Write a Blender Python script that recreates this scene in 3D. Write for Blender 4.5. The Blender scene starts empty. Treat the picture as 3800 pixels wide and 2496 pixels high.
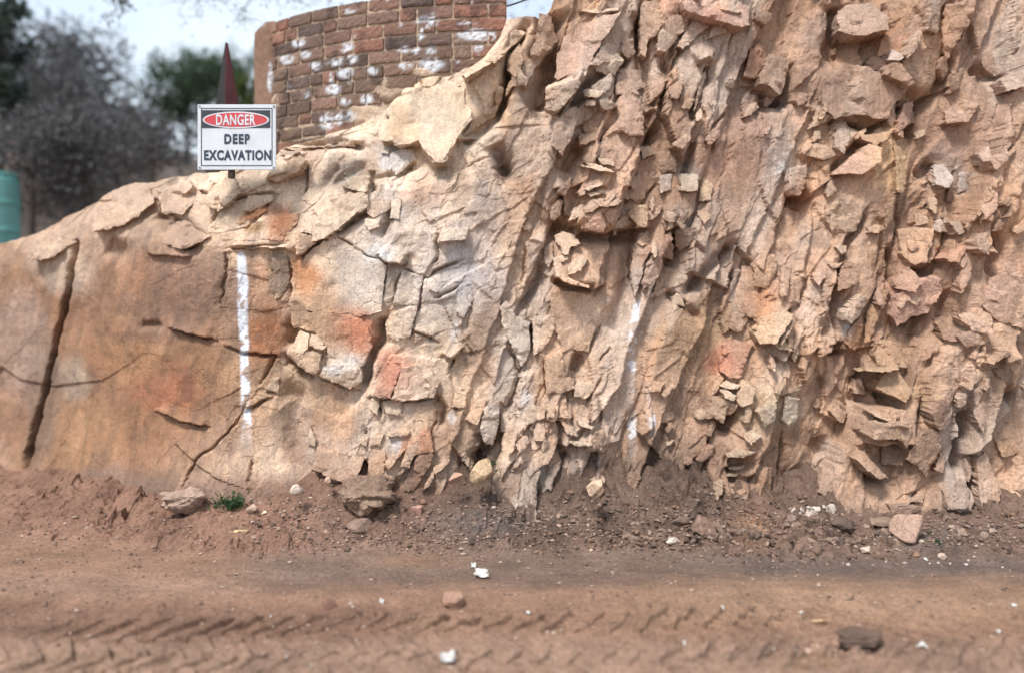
import bpy, bmesh, math, random
import numpy as np
from mathutils import Vector, Matrix
from mathutils.geometry import delaunay_2d_cdt

random.seed(7)
rng = np.random.default_rng(11)
sc = bpy.context.scene
col = sc.collection

# ------------------------------------------------------------------ camera, sky, sun, exposure
FP, CX, HY, CH = 2870.0, 1900.0, 1060.0, 1.43      # focal length in photo pixels, centre column, horizon row, eye height
cam_d = bpy.data.cameras.new('camera')
cam_d.sensor_width = 36.0
cam_d.lens = 36.0 * FP / 3800.0
cam_d.shift_y = -(1248.0 - HY) / 3800.0
cam_d.clip_start, cam_d.clip_end = 0.05, 500.0
cam_d.dof.use_dof = True
cam_d.dof.focus_distance = 4.36
cam_d.dof.aperture_fstop = 0.46
cam = bpy.data.objects.new('camera', cam_d)
cam.location = (0, 0, CH)
cam.rotation_euler = (math.radians(90), 0, 0)
col.objects.link(cam)
sc.camera = cam

SUN_AZ, SUN_EL = math.radians(216), math.radians(58)
world = bpy.data.worlds.new('World')
sc.world = world
world.use_nodes = True
wt = world.node_tree
wt.nodes.clear()
w_out = wt.nodes.new('ShaderNodeOutputWorld')
w_bg = wt.nodes.new('ShaderNodeBackground')
w_sky = wt.nodes.new('ShaderNodeTexSky')
w_sky.sky_type = 'NISHITA'
w_sky.sun_disc = False
w_sky.sun_elevation = SUN_EL
w_sky.sun_rotation = SUN_AZ
w_sky.air_density, w_sky.dust_density = 1.0, 2.0
w_co = wt.nodes.new('ShaderNodeTexCoord')
w_no = wt.nodes.new('ShaderNodeTexNoise')
w_no.inputs['Scale'].default_value = 2.6
w_no.inputs['Detail'].default_value = 6.0
w_ra = wt.nodes.new('ShaderNodeMapRange')
w_ra.inputs['From Min'].default_value, w_ra.inputs['From Max'].default_value = 0.35, 0.62
w_ra.inputs['To Min'].default_value, w_ra.inputs['To Max'].default_value = 0.50, 0.93
w_mx = wt.nodes.new('ShaderNodeMix')
w_mx.data_type = 'RGBA'
w_mx.inputs['B'].default_value = (4.5, 5.0, 5.5, 1)
wt.links.new(w_co.outputs['Generated'], w_no.inputs['Vector'])
wt.links.new(w_no.outputs['Fac'], w_ra.inputs['Value'])
wt.links.new(w_ra.outputs['Result'], w_mx.inputs['Factor'])
wt.links.new(w_sky.outputs['Color'], w_mx.inputs['A'])
wt.links.new(w_mx.outputs['Result'], w_bg.inputs['Color'])
w_bg.inputs['Strength'].default_value = 0.07
wt.links.new(w_bg.outputs['Background'], w_out.inputs['Surface'])

sun_d = bpy.data.lights.new('sun', 'SUN')
sun_d.energy = 1.5
sun_d.angle = math.radians(12)
sun_d.color = (1.0, 0.95, 0.89)
sun = bpy.data.objects.new('sun', sun_d)
sdir = Vector((math.sin(SUN_AZ) * math.cos(SUN_EL), math.cos(SUN_AZ) * math.cos(SUN_EL), math.sin(SUN_EL)))
sun.rotation_euler = sdir.to_track_quat('Z', 'Y').to_euler()
col.objects.link(sun)

sc.view_settings.view_transform = 'Standard'
sc.view_settings.look = 'None'
sc.view_settings.gamma = 1.0
sc.view_settings.exposure = 1.70
sc.cycles.max_bounces = 4
sc.cycles.diffuse_bounces = 3
sc.cycles.use_adaptive_sampling = True
sc.cycles.adaptive_threshold = 0.03

# ------------------------------------------------------------------ helpers
def lin(c, k=0.78):
    out = []
    for v in c[:3]:
        v = v / 255.0
        out.append((v / 12.92 if v <= 0.04045 else ((v + 0.055) / 1.055) ** 2.4) * k)
    out = np.array(out)
    return out * 0.95 + out.mean() * 0.05

def P(px, py, Y):
    """photo pixel at depth Y -> world point"""
    return ((px - CX) / FP * Y, Y, CH - (py - HY) / FP * Y)

def tag(o, label=None, cat=None, group=None, kind=None):
    if label: o['label'] = label
    if cat: o['category'] = cat
    if group: o['group'] = group
    if kind: o['kind'] = kind
    return o

def empty(name, loc=(0, 0, 0)):
    o = bpy.data.objects.new(name, None)
    o.location = loc
    o.empty_display_size = 0.1
    col.objects.link(o)
    return o

def mesh_obj(name, verts, faces, mat, parent=None, colors=None, smooth=False, loc=None):
    """verts in world space; with loc they are stored relative to it"""
    verts = np.asarray(verts, dtype=np.float64).reshape(-1, 3)
    if loc is not None:
        verts = verts - np.array(loc)
    me = bpy.data.meshes.new(name)
    if isinstance(faces, np.ndarray):
        nf, k = faces.shape
        me.vertices.add(len(verts)); me.vertices.foreach_set('co', verts.ravel())
        me.loops.add(nf * k); me.loops.foreach_set('vertex_index', faces.ravel().astype(np.int32))
        me.polygons.add(nf)
        me.polygons.foreach_set('loop_start', np.arange(0, nf * k, k, dtype=np.int32))
        me.update(calc_edges=True)
    else:
        me.from_pydata(verts.tolist(), [], faces)
        me.update()
    me.polygons.foreach_set('use_smooth', np.full(len(me.polygons), smooth))
    if colors is not None:
        a = me.color_attributes.new('Col', 'FLOAT_COLOR', 'POINT')
        cc = np.ones((len(verts), 4), dtype=np.float32)
        cc[:, :np.shape(colors)[1]] = colors
        a.data.foreach_set('color', cc.ravel())
    if mat: me.materials.append(mat)
    o = bpy.data.objects.new(name, me)
    col.objects.link(o)
    if loc is not None: o.location = loc
    if parent is not None:
        o.parent = parent
        if parent.type == 'EMPTY' or parent.location.length > 0:
            o.matrix_parent_inverse = Matrix.Translation(-parent.location)
    return o

# ---- numpy noise
def h2(ix, iy, k):
    n = (ix.astype(np.int64) * 374761393 + iy.astype(np.int64) * 668265263 + k * 974634777) & 0x7fffffff
    n = ((n ^ (n >> 13)) * 1274126177) & 0x7fffffff
    n = ((n ^ (n >> 16)) * 668265263) & 0x7fffffff
    return ((n ^ (n >> 15)) & 0xffffff) / float(0xffffff)

def vnoise(x, y, k=0):
    ix, iy = np.floor(x), np.floor(y)
    fx, fy = x - ix, y - iy
    fx = fx * fx * (3 - 2 * fx); fy = fy * fy * (3 - 2 * fy)
    a, b = h2(ix, iy, k), h2(ix + 1, iy, k)
    c, d = h2(ix, iy + 1, k), h2(ix + 1, iy + 1, k)
    return (a + (b - a) * fx) * (1 - fy) + (c + (d - c) * fx) * fy

def fbm(x, y, k=0, oc=4):
    s, a, t = 0, 0.5, 0
    for i in range(oc):
        s = s + a * (vnoise(x * 2 ** i + 17.3 * i, y * 2 ** i - 9.1 * i, k + i) - 0.5)
        t += a; a *= 0.5
    return s / t * 2.0

def plates(x, y, k, tilt=0.7):
    """broken-rock cells: each point takes the tilted plane of its nearest seed"""
    ix, iy = np.floor(x), np.floor(y)
    best = np.full(x.shape, 9.0); second = np.full(x.shape, 9.0); val = np.zeros(x.shape)
    for dx in (-1, 0, 1):
        for dy in (-1, 0, 1):
            cx, cy = ix + dx, iy + dy
            sx, sy = cx + h2(cx, cy, k), cy + h2(cx, cy, k + 1)
            ex, ey = x - sx, y - sy
            d = np.maximum(np.abs(ex), np.abs(ey)) * 0.5 + 0.5 * np.sqrt(ex * ex + ey * ey)
            v = h2(cx, cy, k + 2) - 0.5 + tilt * ((h2(cx, cy, k + 3) - 0.5) * ex + (h2(cx, cy, k + 4) - 0.5) * ey) * 2
            m = d < best
            second = np.where(m, best, np.minimum(second, d))
            best = np.where(m, d, best); val = np.where(m, v, val)
    return val, second - best

def blocks(x, y, k, droop=0.35, tilt=0.35):
    """overlapping angular blocks: five-sided flat-topped pieces, the foremost one wins; lower ends stand out"""
    ix, iy = np.floor(x).astype(int), np.floor(y).astype(int)
    x0, y0 = ix.min() - 1, iy.min() - 1
    nx, ny = np.meshgrid(np.arange(x0, ix.max() + 2), np.arange(y0, iy.max() + 2), indexing='ij')
    T = lambda q: h2(nx, ny, k + q).astype(np.float32)
    sx, sy = nx + T(0), ny + T(1)
    rot = T(2) * 1.25
    edges = []
    for i in range(5):
        a = rot + i * 1.2566 + (T(10 + i) - 0.5) * 0.7
        edges.append((np.cos(a), np.sin(a), 0.42 + 0.38 * T(20 + i)))
    va, vx, vy = T(3) - 0.5, -droop * (0.3 + T(4)), tilt * (T(5) - 0.5) * 2
    out = np.full(x.shape, -0.35)
    for dx in (-1, 0, 1):
        for dy in (-1, 0, 1):
            ci, cj = ix - x0 + dx, iy - y0 + dy
            ex, ey = x - sx[ci, cj], y - sy[ci, cj]
            v = va[ci, cj] + vx[ci, cj] * ex + vy[ci, cj] * ey
            ins = v > out
            for c_, s_, r_ in edges:
                ins &= ex * c_[ci, cj] + ey * s_[ci, cj] < r_[ci, cj]
            out = np.where(ins, v, out)
    return out

def sstep(a, b, x):
    t = np.clip((x - a) / (b - a), 0, 1)
    return t * t * (3 - 2 * t)

# ---- node materials
def new_mat(name):
    m = bpy.data.materials.new(name)
    m.use_nodes = True
    nt = m.node_tree
    b = nt.nodes['Principled BSDF']
    b.inputs['Roughness'].default_value = 0.9
    b.inputs['Specular IOR Level'].default_value = 0.2
    return m, nt, b

def N(nt, kind, **kw):
    n = nt.nodes.new(kind)
    for k, v in kw.items():
        if k in n.inputs: n.inputs[k].default_value = v
        else: setattr(n, k, v)
    return n

def mul(nt, a, b, fac=1.0, mode='MULTIPLY'):
    m = nt.nodes.new('ShaderNodeMix'); m.data_type = 'RGBA'; m.blend_type = mode
    m.inputs['Factor'].default_value = fac if not hasattr(fac, 'links') else 1.0
    if hasattr(fac, 'links'): nt.links.new(fac, m.inputs['Factor'])
    for s, v in (('A', a), ('B', b)):
        if hasattr(v, 'links'): nt.links.new(v, m.inputs[s])
        else: m.inputs[s].default_value = (*v, 1)
    return m.outputs['Result']

def ramp(nt, src, p0, p1, v0, v1):
    r = nt.nodes.new('ShaderNodeMapRange')
    r.inputs['From Min'].default_value, r.inputs['From Max'].default_value = p0, p1
    r.inputs['To Min'].default_value, r.inputs['To Max'].default_value = v0, v1
    nt.links.new(src, r.inputs['Value'])
    return r.outputs['Result']

def math_n(nt, op, a, b):
    m = nt.nodes.new('ShaderNodeMath'); m.operation = op
    for i, v in enumerate((a, b)):
        if hasattr(v, 'links'): nt.links.new(v, m.inputs[i])
        else: m.inputs[i].default_value = v
    return m.outputs[0]

def noise(nt, vec, scale, detail=5, rough=0.6, dist=0.0):
    n = N(nt, 'ShaderNodeTexNoise', Scale=scale, Detail=detail, Roughness=rough, Distortion=dist)
    nt.links.new(vec, n.inputs['Vector'])
    return n.outputs['Fac']

def earthy(name, base=None, attr=True, strata=True, grain=0.5, bump=0.6, crack=0.5, fine=70, rough=0.92, dist=0.02):
    """shared rock, soil and masonry look: colour attribute or flat colour, broken up by grain, streaks and hair cracks"""
    m, nt, b = new_mat(name)
    geo = N(nt, 'ShaderNodeNewGeometry'); pos = geo.outputs['Position']
    if attr:
        a = N(nt, 'ShaderNodeAttribute', attribute_name='Col'); c = a.outputs['Color']
    else:
        r = N(nt, 'ShaderNodeRGB'); r.outputs[0].default_value = (*base, 1); c = r.outputs[0]
    det = a.outputs['Alpha'] if attr else 1.0        # smooth or broken surface, carried with the colour
    g1 = noise(nt, pos, 5, 3, 0.62)
    c = mul(nt, c, ramp(nt, g1, 0.3, 0.7, 1 - 0.22 * grain, 1 + 0.22 * grain))
    g2 = noise(nt, pos, fine, 4, 0.7)
    c = mul(nt, c, ramp(nt, g2, 0.32, 0.68, 1 - 0.55 * grain, 1 + 0.5 * grain), det)
    height = math_n(nt, 'MULTIPLY', g2, 0.5)
    g3 = noise(nt, pos, 17, 4, 0.68)
    height = math_n(nt, 'ADD', height, g3)
    if strata:
        mp = N(nt, 'ShaderNodeMapping'); mp.inputs['Rotation'].default_value = (0, math.radians(20), 0)
        mp.inputs['Scale'].default_value = (42, 30, 5)
        nt.links.new(pos, mp.inputs['Vector'])
        s = noise(nt, mp.outputs['Vector'], 1.0, 3, 0.65)
        c = mul(nt, c, ramp(nt, s, 0.3, 0.7, 1 - 0.28 * grain, 1 + 0.28 * grain), det)
        height = math_n(nt, 'ADD', height, math_n(nt, 'MULTIPLY', s, 0.7))
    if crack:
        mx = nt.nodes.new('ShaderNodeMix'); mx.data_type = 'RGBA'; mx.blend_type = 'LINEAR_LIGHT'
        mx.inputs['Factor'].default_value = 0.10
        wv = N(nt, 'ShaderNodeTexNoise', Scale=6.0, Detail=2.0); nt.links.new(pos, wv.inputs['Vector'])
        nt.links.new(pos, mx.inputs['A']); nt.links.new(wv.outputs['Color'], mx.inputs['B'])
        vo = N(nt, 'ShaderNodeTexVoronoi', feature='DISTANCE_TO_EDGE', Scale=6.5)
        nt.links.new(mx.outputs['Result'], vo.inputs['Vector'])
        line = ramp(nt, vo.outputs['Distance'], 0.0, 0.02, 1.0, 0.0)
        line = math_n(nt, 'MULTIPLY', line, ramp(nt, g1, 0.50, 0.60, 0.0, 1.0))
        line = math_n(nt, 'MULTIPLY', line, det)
        c = mul(nt, c, (0.36, 0.30, 0.27), math_n(nt, 'MULTIPLY', line, crack))  # crack lines darkened in colour, painting in the shade of their depth
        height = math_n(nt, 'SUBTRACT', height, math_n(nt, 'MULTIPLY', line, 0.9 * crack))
    height = math_n(nt, 'MULTIPLY', height, det)
    bn = N(nt, 'ShaderNodeBump', Strength=bump, Distance=dist)
    nt.links.new(height, bn.inputs['Height'])
    nt.links.new(bn.outputs['Normal'], b.inputs['Normal'])
    nt.links.new(c, b.inputs['Base Color'])
    b.inputs['Roughness'].default_value = rough
    return m

def plain(name, c, rough=0.6, spec=0.3, var=0.15, scale=12, metallic=0.0):
    m, nt, b = new_mat(name)
    geo = N(nt, 'ShaderNodeNewGeometry')
    g = noise(nt, geo.outputs['Position'], scale, 6, 0.65)
    nt.links.new(mul(nt, tuple(c), ramp(nt, g, 0.3, 0.7, 1 - var, 1 + var)), b.inputs['Base Color'])
    b.inputs['Roughness'].default_value = rough
    b.inputs['Specular IOR Level'].default_value = spec
    b.inputs['Metallic'].default_value = metallic
    return m

def leafy(name, c1, c2):
    m, nt, b = new_mat(name)
    oi = N(nt, 'ShaderNodeNewGeometry')
    r = N(nt, 'ShaderNodeMix', data_type='RGBA')
    r.inputs['A'].default_value = (*c1, 1); r.inputs['B'].default_value = (*c2, 1)
    nt.links.new(oi.outputs['Random Per Island'], r.inputs['Factor'])
    nt.links.new(r.outputs['Result'], b.inputs['Base Color'])
    b.inputs['Roughness'].default_value = 0.7
    tr = N(nt, 'ShaderNodeBsdfTranslucent'); nt.links.new(r.outputs['Result'], tr.inputs['Color'])
    ms = N(nt, 'ShaderNodeMixShader'); ms.inputs['Fac'].default_value = 0.3
    nt.links.new(b.outputs['BSDF'], ms.inputs[1]); nt.links.new(tr.outputs['BSDF'], ms.inputs[2])
    nt.links.new(ms.outputs['Shader'], nt.nodes['Material Output'].inputs['Surface'])
    return m

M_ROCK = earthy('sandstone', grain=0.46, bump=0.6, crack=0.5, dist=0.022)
M_SOIL = earthy('dirt', strata=False, grain=0.55, bump=0.8, crack=0.0, fine=55, dist=0.02)
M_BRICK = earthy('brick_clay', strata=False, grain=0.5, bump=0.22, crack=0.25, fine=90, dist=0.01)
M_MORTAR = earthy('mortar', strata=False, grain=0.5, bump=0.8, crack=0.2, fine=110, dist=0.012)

# ------------------------------------------------------------------ the rock face: macro shape
def base_depth(X, Z):
    """smooth depth of the face: flat on the right, turning away to the left of the corner"""
    t = np.clip(-1.52 - X, 0, None)
    Y = 4.62 + 0.52 * (np.sqrt(t * t + 0.03) - np.sqrt(0.03))
    Y = Y + 0.05 * (Z - 0.9)
    Y = Y + 0.30 * np.clip(Z - 1.75, 0, None) * sstep(0.1, -0.9, X)
    Y = Y - 0.10 * sstep(0.7, 0.0, Z)
    Y = Y + 0.10 * np.sin(X * 1.1 + 0.6) * sstep(-1.2, 0.0, X) * 0.6
    return Y

def to_px(X, Y, Z):
    return CX + X / Y * FP, HY - (Z - CH) / Y * FP

def solve(px, py, f=base_depth):
    px = np.asarray(px, float); py = np.asarray(py, float)
    Y = np.full(px.shape, 4.6)
    for _ in range(14):
        X = (px - CX) / FP * Y; Z = CH - (py - HY) / FP * Y
        Y = 0.5 * Y + 0.5 * f(X, Z)
    return X, Y, Z

REG = {'A': (850, 0, 2.1636), 'B': (1850, 0, 2.171), 'C': (2800, 0, 2.171), 'D': (850, 600, 2.233), 'E': (1800, 600, 2.233),
       'F': (2800, 600, 2.233), 'G': (850, 1200, 2.233), 'H': (1800, 1200, 2.233), 'I': (2800, 1200, 2.233),
       'L': (0, 600, 2.233), 'K': (0, 1200, 2.233), 'S': (0, 0, 1.0)}

def pts(reg, s):
    ox, oy, k = REG[reg]
    return np.array([[ox + float(a) / k, oy + float(b) / k] for a, b in (q.split(',') for q in s.split())])

# silhouette of the rock top, photo pixels
top_px = np.array([(-700, 1010), (-300, 950), (0, 900), (150, 850), (300, 775), (420, 700), (560, 672), (700, 655), (850, 634), (1000, 606), (1045, 548),
                   (1150, 520), (1300, 470), (1420, 395), (1500, 315), (1620, 282), (1700, 270), (1790, 200), (1850, 130), (1880, 62),
                   (1950, 48), (2030, 38), (2075, -40), (2200, -330), (2600, -420), (4500, -420)], float)
_tx, _ty, _tz = solve(top_px[:, 0], top_px[:, 1])
_o = np.argsort(_tx)
def ztop(X):
    return np.interp(X, _tx[_o], _tz[_o])

# grid columns evenly spread over the picture, then on beyond the frame
NCOL, NROW = 1060, 550
xs_t = np.linspace(-8.0, 5.6, 6000)
px_t = to_px(xs_t, base_depth(xs_t, np.full_like(xs_t, 1.2)), np.full_like(xs_t, 1.2))[0]
px_t = np.maximum.accumulate(px_t + np.arange(6000) * 1e-6)
SHEAR = 1.0 / math.tan(math.radians(71))          # grid lines run with the beds
Xc = np.interp(np.linspace(-560, 4560, NCOL), px_t, xs_t)
Zr = np.linspace(-0.25, 3.75, NROW)
GX, GZ = np.meshgrid(Xc, Zr)
GX = GX + SHEAR * (GZ - 1.3)
GY0 = base_depth(GX, GZ)
GU, GV = to_px(GX, GY0, GZ)                     # where each vertex falls in the photo: used to look up traced features

H = np.zeros_like(GX)
# roughness of the zones: smooth slabs on the left, broken beds on the right
right = sstep(1750, 2050, GU + 0.25 * (GV - 900))
farleft = sstep(960, 820, GU)
rough = 0.42 + 0.58 * right
for (cx, cy, rx, ry, v) in ((1560, 480, 300, 170, 0.28), (1250, 1080, 230, 240, 0.2), (2180, 1230, 200, 220, 0.3), (480, 1350, 380, 420, 0.07),
                            (2720, 640, 200, 220, 0.2), (3400, 1110, 170, 130, 0.2), (3620, 380, 220, 220, 0.35), (3030, 330, 190, 130, 0.35), (3180, 860, 170, 110, 0.4), (3740, 1080, 110, 170, 0.3), (3330, 1320, 130, 130, 0.45), (3340, 1800, 260, 90, 0.35), (2180, 180, 90, 110, 0.45), (3300, 150, 80, 90, 0.3), (1700, 1350, 200, 250, 0.42),
                            (2620, 1300, 260, 260, 0.5), (400, 760, 420, 130, 0.9), (1150, 660, 330, 120, 1.0), (1560, 330, 160, 60, 0.8), (1770, 220, 170, 130, 1.1), (2080, 560, 120, 300, 0.75)):
    w = np.exp(-(((GU - cx) / rx) ** 2 + ((GV - cy) / ry) ** 2))
    rough = rough * (1 - w) + v * w

th = math.radians(71)
wx = 0.05 * fbm(GX * 1.5, GZ * 1.5, 5, 2) + 0.010 * fbm(GX * 14, GZ * 14, 6, 2); wz = 0.05 * fbm(GX * 1.5 + 31, GZ * 1.5, 9, 2) + 0.010 * fbm(GX * 14, GZ * 14 + 8, 7, 2)
def st(theta):
    a = GX + wx; b = GZ + wz
    return a * math.cos(theta) + b * math.sin(theta), a * math.sin(theta) - b * math.cos(theta)
S_, T_ = st(th)
# long steep beds, then blocks broken out of them at three sizes
bed, _e = plates(S_ / 3.2 + 5, T_ / 0.28, 101, 0.8)
p1 = blocks(S_ / 0.85, T_ / 0.23, 131, 0.45, 0.5)
p2 = blocks(S_ / 0.34 + 3, T_ / 0.105, 181, 0.45, 0.5)
p3 = blocks(S_ / 0.15, T_ / 0.055, 231, 0.5, 0.6)
S2, T2 = st(math.radians(46))
q1 = blocks(S2 / 0.62, T2 / 0.40, 281, 0.2, 0.3)
q2 = blocks(S2 / 0.27, T2 / 0.19, 331, 0.25, 0.4)
q3 = blocks(S2 / 0.10, T2 / 0.07, 381, 0.4, 0.5)
lump3 = sstep(-0.12, 0.22, fbm(GX * 1.6 + 7, GZ * 1.6, 261, 3))
beds = 0.14 * bed + 0.11 * p1 + 0.066 * p2 * (0.4 + 0.6 * lump3) + 0.024 * p3 * (0.2 + 0.8 * lump3)
slabs_h = 0.075 * q1 + 0.055 * q2 * (0.35 + 0.65 * lump3) + 0.025 * q3 * lump3 + 0.04 * p1
fl, _ = plates(GX / 0.9 + 0.3, GZ / 0.7 + 0.4, 431, 0.8)
mid = sstep(0.12, 0.5, rough)
H += rough * (beds * right + slabs_h * (1 - right) * (1 - 0.75 * farleft))
H += 0.05 * fbm(GX * 1.3, GZ * 1.3, 41, 3) * (1 - 0.4 * farleft) + 0.014 * fbm(GX * 6, GZ * 6, 43, 3) * (0.25 + 0.75 * rough) + 0.009 * fbm(GX * 19, GZ * 19, 47, 4) * (0.2 + 0.8 * rough)
H += farleft * (0.05 * fbm(GX * 0.9 + 4, GZ * 0.9, 61, 2) + 0.04 * fbm(GX * 2.3, GZ * 1.7, 63, 2) + 0.018 * fl)

def polydist(poly, reach):
    """distance in photo pixels to a polyline, sign (negative = left of travel), and the mask of vertices near it"""
    lo, hi = poly.min(0) - reach, poly.max(0) + reach
    m = (GU > lo[0]) & (GU < hi[0]) & (GV > lo[1]) & (GV < hi[1])
    u, v = GU[m], GV[m]
    best = np.full(u.shape, 1e9); side = np.zeros(u.shape); par = np.zeros(u.shape)
    seglen = np.sqrt(((poly[1:] - poly[:-1]) ** 2).sum(1)); acc = np.concatenate([[0], np.cumsum(seglen)])
    for i in range(len(poly) - 1):
        a, d = poly[i], poly[i + 1] - poly[i]
        L2 = max((d * d).sum(), 1e-6)
        t = np.clip(((u - a[0]) * d[0] + (v - a[1]) * d[1]) / L2, 0, 1)
        ex, ey = u - a[0] - t * d[0], v - a[1] - t * d[1]
        dd = np.sqrt(ex * ex + ey * ey)
        k = dd < best
        best = np.where(k, dd, best)
        side = np.where(k, d[0] * ey - d[1] * ex, side)
        par = np.where(k, (acc[i] + t * seglen[i]) / acc[-1], par)
    return m, best, side, par

wob = 7 * fbm(GX * 16, GZ * 16, 71, 3)
GU += wob; GV += 7 * fbm(GX * 16 + 50, GZ * 16, 75, 3)      # traced lines get a ragged edge

# wide grooves: region, polyline, half width px, depth m
for reg, s, wdt, dep in (
        ('B', '440,40 430,300 400,560 340,760 330,900', 48, 0.27), ('B', '225,180 100,400 70,650 10,900', 18, 0.20),
        ('B', '1170,0 1150,400 1160,700', 20, 0.10), ('B', '1470,1480 1560,1150', 14, 0.08), ('B', '1680,530 1560,900 1520,1000', 12, 0.10),
        ('B', '1060,450 700,690 560,900', 18, 0.12), ('B', '1450,130 1430,330 1330,600', 26, 0.12), ('B', '640,1180 560,1300 520,1400', 30, 0.12),
        ('B', '1180,900 1200,1100 1140,1200', 24, 0.12),
        ('C', '690,0 700,280 640,480', 42, 0.16), ('C', '1570,400 1540,650 1310,900 1280,1120', 20, 0.12),
        ('C', '1200,700 1300,790 1000,1020 760,930', 26, 0.13), ('C', '1390,1420 1500,1290', 26, 0.12), ('C', '1800,520 1950,580 1860,640', 34, 0.12),
        ('C', '250,500 260,760 200,860', 22, 0.12), ('C', '100,700 190,780 60,860', 26, 0.12), ('C', '650,1390 790,1220 900,1120', 20, 0.12),
        ('F', '930,400 820,640 740,850 690,1100 700,1500', 18, 0.12), ('F', '1150,700 1180,1000', 14, 0.1), ('F', '1960,580 1990,800 1940,950', 24, 0.13),
        ('F', '1540,1060 1620,1300 1560,1480', 30, 0.12), ('F', '1240,1330 1430,1280 1420,1500', 30, 0.10), ('F', '300,280 420,330 380,400', 26, 0.12),
        ('F', '560,1480 640,1200 700,1080', 20, 0.1), ('F', '1330,870 1490,910', 18, 0.1),
        ('E', '1690,1090 1900,830 2060,690', 20, 0.12), ('E', '500,520 620,560 900,610 1100,590 1340,560', 36, 0.15),
        ('E', '1270,560 1210,800 1130,1200 1020,1420', 34, 0.12), ('E', '1560,540 1580,700 1480,860', 30, 0.12), ('E', '580,990 740,1040 900,1060', 16, 0.10),
        ('E', '1500,1080 1640,1190 1740,1300', 16, 0.09), ('E', '480,830 440,960 300,1240', 14, 0.08), ('E', '120,0 180,100 130,170', 26, 0.12),
        ('D', '1560,30 1180,140', 10, 0.04), ('D', '760,660 600,790', 18, 0.1), ('D', '1170,60 1175,250', 16, 0.08), ('D', '840,590 1140,390', 20, 0.08),
        ('D', '1320,390 1270,620', 14, 0.08),
        ('G', '1090,560 1120,360 1190,210 1260,130 1290,-60', 24, 0.16), ('G', '500,0 510,110 470,160', 20, 0.12), ('G', '400,560 560,620 560,1100', 40, 0.07),
        ('G', '480,290 570,380 720,440', 16, 0.1), ('G', '1700,600 1770,700 1750,860', 14, 0.08), ('G', '1110,1150 1120,1300', 22, 0.12), ('G', '2100,900 2110,1050 2010,1150', 26, 0.1),
        ('H', '380,0 390,330 330,400', 24, 0.08), ('H', '600,1000 640,1130', 20, 0.14), ('H', '900,1060 850,1300', 30, 0.1), ('H', '2010,760 1980,900', 26, 0.14),
        ('H', '2010,1130 2120,1160 2000,1230', 26, 0.14), ('H', '2000,1290 2200,1310', 26, 0.1), ('H', '790,260 720,400', 16, 0.08),
        ('I', '1375,680 1330,900 1250,1100', 22, 0.10), ('I', '1700,700 1720,1000 1710,1250', 22, 0.18), ('I', '570,980 640,1140', 30, 0.12),
        ('I', '690,150 720,280', 24, 0.12), ('I', '930,420 960,560 900,700', 34, 0.12), ('I', '1050,600 1200,640', 24, 0.1), ('I', '520,1300 560,1420', 26, 0.1),
        ('I', '940,1290 1090,1300', 18, 0.1), ('I', '1830,1090 1840,1400', 16, 0.12), ('I', '2110,600 2230,640', 26, 0.12), ('I', '270,1350 430,1300', 40, 0.08),
        ('S', '285,900 255,1050 215,1230 165,1420 115,1600 85,1740', 7.5, 0.22), ('K', '1200,20 1350,15', 14, 0.04),
        ('L', '1040,770 900,690', 34, 0.07), ('L', '1300,420 1560,600 1650,700', 30, 0.14),
        ('A', '2200,760 2130,950 1850,1130', 30, 0.12), ('A', '2120,1150 2250,1380', 28, 0.14), ('A', '380,1160 900,1140 1100,1180', 14, 0.08),
        ('A', '860,1290 760,1500 1100,1320', 22, 0.06)):
    poly = pts(reg, s)
    m, d, side, par = polydist(poly, wdt * 3)
    fade = sstep(0.0, 0.10, par) * sstep(1.0, 0.90, par) * 0.7 + 0.3
    H[m] -= dep * np.exp(-(d / wdt) ** 2) * fade

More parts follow.
